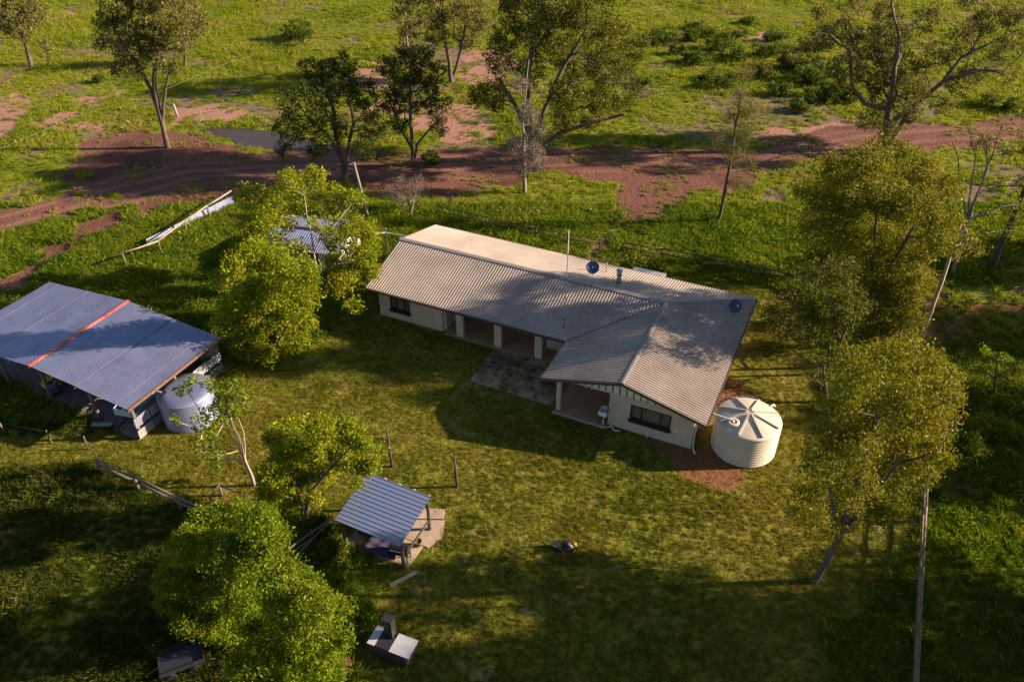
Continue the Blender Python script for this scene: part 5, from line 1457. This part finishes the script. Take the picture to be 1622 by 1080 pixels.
tree('small_tree', 'small open tree with pale leaves in the right hand shade', [[(30.62, 39.47, 0), (30.19, 39.47, 1.45), (29.81, 39.47, 2.95)]], 0.09,
     [(28.7, 38.7, 4.1, 0.5), (30.6, 39.8, 2.6, 0.5), (29.4, 39.7, 2.1, 0.4), (31.3, 39.8, 2.2, 0.4), (30.8, 39.9, 1.2, 0.4)], 'bark_dark', 'leaf_green', 0.20, 0.45, 0.5, 1.0, 0.45, LAI=3.2)

# --- trees around the yard
tree('leafy_tree', 'tall open leafy tree hiding the little outbuilding', [[(-14.52, 51.99, 0), (-14.57, 51.99, 1.35), (-14.58, 51.99, 3.2), (-14.54, 51.99, 4.78), (-14.63, 51.99, 6.32), (-14.58, 51.99, 7.8)], [(-14.52, 51.99, 0), (-14.58, 51.99, 3.2), (-13.76, 51.99, 4.78), (-12.49, 51.99, 5.81), (-11.24, 51.99, 6.82)], [(-14.52, 51.99, 0), (-14.6, 51.99, 2.12), (-15.75, 51.99, 3.74), (-17.37, 51.99, 5.04)], [(-14.52, 51.99, 0), (-14.57, 51.99, 1.35), (-13.19, 51.99, 2.12), (-11.75, 51.99, 2.39)]], 0.13,
     [(-16.3, 52.5, 5.4, 0.7), (-13.3, 51.8, 4.8, 0.7), (-11.9, 49.6, 5.4, 0.6), (-13.7, 50.4, 6.4, 0.5), (-18.3, 51.3, 3.9, 0.9), (-16.4, 49.8, 5.3, 0.9), (-15.3, 50.3, 4.5, 0.8), (-17.0, 51.3, 6.2, 0.8), (-18.4, 52.5, 7.5, 1.1), (-17.2, 53.0, 6.8, 1.0), (-15.6, 54.0, 7.7, 1.0), (-13.2, 50.3, 9.9, 0.8), (-15.7, 52.5, 8.8, 0.8), (-12.9, 54.3, 6.6, 0.9), (-15.3, 53.8, 5.9, 0.9), (-11.4, 53.5, 6.8, 0.7), (-13.2, 52.8, 6.0, 0.7), (-12.2, 54.3, 4.6, 1.0), (-10.6, 51.6, 5.3, 0.9), (-19.2, 52.8, 5.1, 1.0), (-20.2, 53.5, 3.1, 0.9), (-17.0, 49.7, 7.0, 0.6), (-16.3, 51.8, 8.4, 0.4), (-12.8, 51.2, 4.0, 0.5)], 'bark_white', 'leaf_lime', 0.20, 0.5, 0.4, 0.95, 0.5, group='leafy trees around the yard', LAI=4.8)
tree('leafy_tree', 'golden leafy tree touching the left gable of the house', [[(-11.78, 48.07, 0), (-11.37, 48.07, 1.91), (-10.87, 48.07, 3.99), (-10.41, 48.07, 5.75)], [(-11.78, 48.07, 0), (-11.64, 48.07, 1.91), (-11.67, 48.07, 3.48)]], 0.11,
     [(-9.7, 48.1, 5.5, 0.8), (-10.2, 49.0, 3.5, 1.0), (-10.7, 47.8, 5.6, 0.9), (-11.5, 47.2, 4.0, 0.9), (-12.0, 49.1, 1.4, 0.8), (-11.0, 47.1, 1.9, 0.6), (-9.2, 47.1, 7.4, 0.6), (-10.9, 49.1, 2.3, 0.8), (-12.1, 46.7, 3.6, 0.7), (-12.2, 48.1, 4.5, 0.8), (-10.8, 48.1, 6.9, 0.6)], 'bark', 'leaf_lime', 0.18, 0.5, 0.4, 1.1, 0.45, group='leafy trees around the yard', LAI=4.5)
tree('leafy_tree', 'dense low leafy tree mass right of the open shed', [[(-15.82, 43.12, 0), (-15.52, 43.12, 2.2), (-14.93, 43.12, 4.7), (-14.21, 43.12, 6.59)], [(-15.82, 43.12, 0), (-15.52, 43.12, 2.2), (-16.22, 43.12, 4.21), (-16.46, 43.12, 6.12)], [(-15.82, 43.12, 0), (-15.44, 43.12, 1.69), (-14.08, 43.12, 3.72)]], 0.16,
     [(-16.2, 40.7, 9.0, 0.7), (-15.4, 42.0, 9.0, 1.0), (-13.9, 41.6, 8.4, 1.1), (-12.7, 42.1, 7.6, 1.0), (-15.4, 42.6, 6.0, 1.3), (-14.2, 43.6, 4.9, 1.3), (-16.5, 42.2, 5.8, 1.1), (-13.1, 43.9, 4.6, 0.8), (-16.3, 42.8, 3.5, 1.2), (-15.3, 44.5, 2.0, 1.4), (-13.0, 41.3, 4.5, 0.8), (-17.9, 44.0, 3.1, 0.9), (-18.3, 45.3, 4.7, 0.8), (-17.1, 43.2, 1.7, 1.0), (-15.7, 43.7, 0.9, 1.0), (-13.7, 41.6, 2.8, 0.7), (-17.7, 42.6, 5.0, 0.8), (-16.1, 42.1, 1.4, 0.7), (-17.7, 42.9, 1.6, 0.7), (-16.9, 40.7, 8.1, 0.7), (-18.4, 42.1, 3.9, 0.6)], 'bark', 'leaf_lime', 0.18, 0.5, 0.4, 1.3, 0.5, group='leafy trees around the yard', LAI=5)
tree('frangipani_tree', 'small leaning tree with bare white trunk beside the shed tank', [[(-14.39, 31.81, 0), (-14.48, 31.81, 1.2), (-14.56, 31.81, 2.02), (-14.7, 31.81, 2.74), (-14.86, 31.81, 3.44), (-15.03, 31.81, 4.08), (-15.09, 31.81, 5.24)], [(-14.39, 31.81, 0), (-14.56, 31.81, 2.02), (-14.49, 31.81, 3.07), (-14.58, 31.81, 3.81), (-14.7, 31.81, 4.53), (-14.72, 31.81, 5.59)], [(-14.39, 31.81, 0), (-14.56, 31.81, 2.02), (-14.36, 31.81, 3.07), (-14.23, 31.81, 4.08), (-14.32, 31.81, 5.11)], [(-14.39, 31.81, 0), (-14.64, 31.81, 1.98), (-15.27, 31.81, 2.07), (-15.79, 31.81, 2.07)]], 0.1,
     [(-14.9, 31.6, 7.0, 0.5), (-14.0, 31.4, 7.2, 0.5), (-13.7, 30.9, 6.5, 0.5), (-14.7, 31.5, 6.1, 0.6), (-15.3, 31.0, 6.3, 0.5), (-17.0, 33.2, 3.5, 0.5), (-15.8, 32.9, 3.8, 0.4), (-17.4, 32.8, 2.9, 0.5), (-16.2, 32.1, 3.5, 0.4), (-16.7, 31.7, 7.1, 0.3), (-16.1, 31.7, 7.6, 0.3), (-18.1, 32.6, 4.2, 0.3), (-16.6, 31.7, 3.0, 0.4), (-15.6, 30.8, 3.4, 0.4), (-16.2, 32.2, 1.1, 0.3), (-13.3, 30.7, 7.5, 0.3), (-15.5, 31.8, 7.3, 0.3)], 'bark_white', 'leaf_green', 0.17, 0.5, 0.3, 0.75, 0.32, LAI=3.4)
tree('leafy_tree', 'bright lime leafy tree overhanging the small shelter roof', [[(-10.96, 28.52, 0), (-10.58, 28.52, 2.05), (-10.12, 28.52, 3.89), (-9.7, 28.52, 5.64)], [(-10.96, 28.52, 0), (-10.8, 28.52, 2.52), (-11.11, 28.52, 4.56)], [(-10.96, 28.52, 0), (-10.25, 28.52, 2.98), (-8.9, 28.52, 4.78), (-7.81, 28.52, 6.07)]], 0.1,
     [(-11.0, 28.0, 7.3, 0.6), (-10.7, 29.8, 6.1, 0.8), (-8.7, 27.4, 8.3, 0.7), (-7.8, 28.3, 7.4, 0.7), (-7.0, 27.7, 7.2, 0.5), (-11.4, 29.5, 4.7, 0.8), (-10.0, 29.0, 5.4, 0.8), (-9.0, 29.8, 4.3, 0.8), (-7.7, 28.2, 5.3, 0.5), (-11.3, 27.4, 5.5, 0.7), (-11.3, 30.0, 2.6, 0.9), (-9.9, 29.9, 2.9, 0.7), (-12.1, 28.3, 3.2, 0.6), (-11.3, 28.6, 2.5, 0.5), (-6.9, 28.1, 5.3, 0.4), (-7.9, 28.7, 3.4, 0.3), (-12.9, 29.9, 2.5, 0.5), (-6.5, 29.1, 5.3, 0.3), (-9.9, 28.1, 3.0, 0.3)], 'bark', 'leaf_lime', 0.15, 0.5, 0.3, 1.05, 0.36, group='leafy trees around the yard', LAI=8)
tree('bushy_tree', 'dense rounded green tree nearest the log fence', [[(-13.49, 22.22, 0), (-12.98, 22.22, 2.41), (-12.47, 22.22, 5.08)], [(-13.49, 22.22, 0), (-11.92, 22.22, 3.77), (-10.75, 22.22, 6.32)], [(-13.49, 22.22, 0), (-13.68, 22.22, 3.33), (-13.82, 22.22, 5.08)]], 0.13,
     [(-13.0, 23.3, 6.7, 0.8), (-12.0, 23.7, 6.6, 0.8), (-9.9, 21.3, 9.0, 0.7), (-9.5, 21.4, 8.1, 0.6), (-13.2, 21.8, 7.1, 0.8), (-11.8, 21.4, 7.3, 0.9), (-10.5, 21.4, 7.3, 0.9), (-10.0, 22.3, 5.5, 0.4), (-13.9, 21.7, 5.3, 0.9), (-12.7, 21.8, 4.8, 1.0), (-11.3, 21.4, 5.8, 0.7), (-14.2, 22.3, 2.6, 0.9), (-13.6, 23.2, 1.2, 0.9), (-14.6, 21.6, 3.8, 0.6), (-10.2, 22.8, 7.6, 0.4), (-13.4, 21.4, 2.4, 0.8), (-12.6, 21.8, 1.6, 0.8), (-13.9, 21.1, 3.2, 0.7), (-11.4, 21.4, 4.0, 0.7), (-11.8, 23.7, 2.5, 0.7), (-14.2, 21.4, 5.6, 0.6)], 'bark', 'leaf_green', 0.125, 0.45, -0.5, 1.0, 0.34, group='rounded green trees at the bottom', hollow=0.75, LAI=8)
tree('bushy_tree', 'dense rounded green tree cut by the bottom edge', [[(-9.13, 18, 0), (-8.74, 18, 2.46), (-8.36, 18, 5.15)], [(-9.13, 18, 0), (-7.71, 18, 4.28), (-6.99, 18, 6.8)], [(-9.13, 18, 0), (-9.52, 18, 3.83), (-9.46, 18, 5.57)]], 0.13,
     [(-7.9, 17.9, 10.6, 0.5), (-7.8, 18.9, 8.2, 0.7), (-8.3, 18.2, 8.4, 0.8), (-6.9, 17.3, 9.3, 0.7), (-6.8, 18.9, 6.7, 0.5), (-9.7, 19.4, 4.7, 0.8), (-7.6, 17.6, 7.4, 0.8), (-7.2, 18.7, 5.3, 0.6), (-9.4, 17.3, 6.3, 0.7), (-8.8, 18.3, 4.2, 0.9), (-7.3, 17.1, 6.2, 0.7), (-9.2, 17.2, 4.6, 0.8), (-8.5, 18.2, 2.5, 0.8), (-10.0, 16.8, 5.1, 0.7), (-6.0, 17.6, 8.9, 0.3), (-10.4, 19.5, 5.3, 0.5), (-6.3, 17.6, 7.0, 0.4), (-7.4, 18.4, 3.7, 0.7), (-10.3, 17.3, 3.0, 0.8), (-8.9, 17.0, 3.1, 0.8), (-7.7, 17.2, 3.3, 0.7), (-10.1, 17.1, 6.1, 0.5)], 'bark', 'leaf_green', 0.125, 0.45, -0.5, 1.0, 0.34, group='rounded green trees at the bottom', hollow=0.75, LAI=8)
tree('bare_bush', 'grey twiggy bare bush behind the left end of the house', [[(-8.9, 63.76, 0), (-8.9, 63.76, 1.34), (-9.25, 63.76, 2.54)], [(-8.9, 63.76, 0), (-8.51, 63.76, 1.46), (-8.16, 63.76, 2.66)]], 0.10,
     [(-9.3, 64.1, 2.7, 0.8), (-10.2, 64.7, 1.8, 0.8), (-8.3, 62.9, 2.6, 0.7), (-8.1, 63.6, 3.3, 0.5), (-9.7, 64.6, 1.0, 0.6)], 'bark_grey', 'twig_grey', 0.26, 0.10, 0.0, 0.8, 0.5, cat='bush')

# --- shrubs scattered in the paddock
SHR = [(1050,72,15,'low dark shrub nearest the largest gum crown'), (1092,66,12,'small shrub beside the low dark shrub in the paddock'), (1140,80,17,'round dark shrub in the middle of the paddock thicket'), (1172,60,8,'tiny shrub on the pale bare patch'),
       (1210,88,13,'dark shrub right of the she oak top'), (1165,95,12,'shrub low behind the she oak crown'), (1098,102,12,'dark shrub at the left of the thicket'), (1205,122,15,'broad shrub under the thicket centre'), (1228,66,10,'small shrub right of the pale bare patch'),
       (1255,108,17,'dark shrub left of the huge gum crown'), (1272,132,17,'wide shrub in front of the huge gum'), (1300,112,15,'shrub under the left crown of the huge gum'), (1232,150,12,'shrub on the near edge of the thicket'), (1262,174,11,'lone round shrub nearest the road verge'),
       (1312,158,18,'dense shrub under the huge gum left limb'), (1342,158,16,'shrub beside the huge gum trunk'), (1150,138,13,'grey green shrub left of the she oak'), (1122,126,9,'little shrub at the thicket left edge'), (1016,134,9,'lone small shrub right of the largest gum'), (1602,178,13,'shrub at the far right above the road'),
       (1560,170,13,'shrub under the long limb of the huge gum'), (486,64,20,'wide dark shrub alone in the upper paddock'), (160,132,8,'small dark shrub left of the tall olive gum'), (1120,60,10,'pale shrub at the top of the thicket'), (1185,40,8,'small shrub far back in the paddock'), (690,262,13,'dark shrub at the foot of the narrow dark tree'),
       (1290,80,13,'shrub high on the left of the huge gum'), (1070,88,9,'small round shrub below the low dark shrub'), (1100,50,9,'far shrub at the thicket back edge')]
SPOS = [(20.5, 112.75), (24.4, 114.47), (27.76, 110.54), (31.74, 116.22), (33.13, 108.39), (28.99, 106.57), (23.19, 104.79), (30.65, 99.98), (36.2, 114.47), (35.46, 103.31), (35.21, 97.7), (38.76, 102.34), (31.14, 93.81), (32, 88.98), (36.54, 92.16), (38.73, 92.16), (25.61, 96.38), (24.02, 99.06), (15.6, 97.26), (55.75, 88.22), (53.51, 89.76), (-28.33, 115.05), (-49.73, 97.7), (27.16, 116.22), (34.32, 122.4), (-7.47, 74.21), (40.42, 110.54), (21.51, 108.39), (25.95, 119.24)]
for (a, b, r_, lb), (x, y) in zip(SHR, SPOS):
    w = 1.35 * r_ * (0.803 * y + 20.07) / 1290
    bl = [(x + rng.normal(0, 0.55) * w, y + rng.normal(0, 0.5) * w, w * (0.45 + 0.25 * rng.random()), w * (0.5 + 0.25 * rng.random())) for _ in range(5)]
    tree('shrub', lb, [[(x, y, 0), (x, y, w * 0.4)], [(x, y, 0), (x + 0.4 * w, y, w * 0.5)]], 0.07, bl, 'bark_dark', ('leaf_shrub', 'leaf_green', 'leaf_shrub', 'leaf_olive')[(a + b) % 4], 0.24, 0.45, 0.0, 1.0, 0.42, cat='shrub', group='shrubs in the paddock')

for (x, y, w, lf, lb) in ((-9.06, 26.79, 0.9, 'leaf_shrub', 'dark leafy plant at the left front post of the shelter'), (-7.12, 22.89, 1.0, 'leaf_green', 'green bush between the rounded tree and the brick barbecue'),
                          (-10.23, 28.69, 0.9, 'leaf_shrub', 'dark bush under the bright lime tree'), (-19.7, 41.9, 0.9, 'leaf_green', 'bright bush behind the galvanised shed tank'), (28.12, 35.32, 1.3, 'leaf_green', 'green bush beyond the boundary fence, lower of two'),
                          (28, 37.56, 1.1, 'leaf_shrub', 'dark bush beyond the boundary fence, upper of two')):
    bl = [(x + rng.normal(0, 0.5) * w, y + rng.normal(0, 0.45) * w, w * (0.35 + 0.3 * rng.random()), w * (0.4 + 0.25 * rng.random())) for _ in range(6)]
    tree('bush', lb, [[(x, y, 0), (x, y, w * 0.4)], [(x, y, 0), (x + 0.4 * w, y, w * 0.5)]], 0.05, bl, 'bark_dark', lf, 0.16, 0.35, -0.4, 1.2, 0.3, cat='bush', group='bushes around the yard')

# --- trees outside the picture on the right whose shade falls into it
src_t = tree('shade_gum', 'gum tree outside the right edge of the picture', [[(33, 21.5, 0), (33.4, 21.5, 4), (34, 21.5, 8)], [(33, 21.5, 0), (33.4, 21.5, 4), (31.5, 22, 7)]], 0.3,
     [(33, 21.5, 10, 2.4), (31, 20, 8, 2.0), (35.5, 22.5, 9, 2.2), (33, 24, 8, 2.0), (34, 19, 7.5, 2.0), (31, 23.5, 10, 1.6), (33, 21, 12, 1.6), (36, 20, 7, 1.6), (30.6, 21.8, 6.4, 1.4)], 'bark', 'leaf_gold', 0.24, 0.45, 0.6, 1.0, 0.7, LAI=3.4)
src_t['group'] = 'gum trees outside the right edge'
SHADE = [(34, 20.5, 1.25, 0.4, 'lower right, nearest the boundary fence'), (44, 21.8, 1.4, 1.9, 'far to the lower right'), (50, 20, 1.2, 3.0, 'farthest to the lower right'),
         (31, 17.0, 0.80, 1.0, 'lower right corner'), (39, 18.5, 0.95, 2.2, 'lower right, behind the corner tree'), (30, 13.0, 0.9, 5.5, 'below the lower right corner'), (46, 32.5, 0.75, 0.7, 'right of the boundary fence'),
         (45, 38.0, 0.8, 4.0, 'right of the cream tank'), (52, 47, 0.9, 5.1, 'right of the sparse gum'), (58, 56, 0.9, 2.9, 'below the road on the right')]
for (x, y, s_, rz, lb) in SHADE:
    c = copy_tree(src_t)
    c.location = (x, y, 0)
    c.rotation_euler = (0, 0, rz)
    c.scale = (s_, s_, s_)
    c['label'] = 'shade gum outside the picture, ' + lb
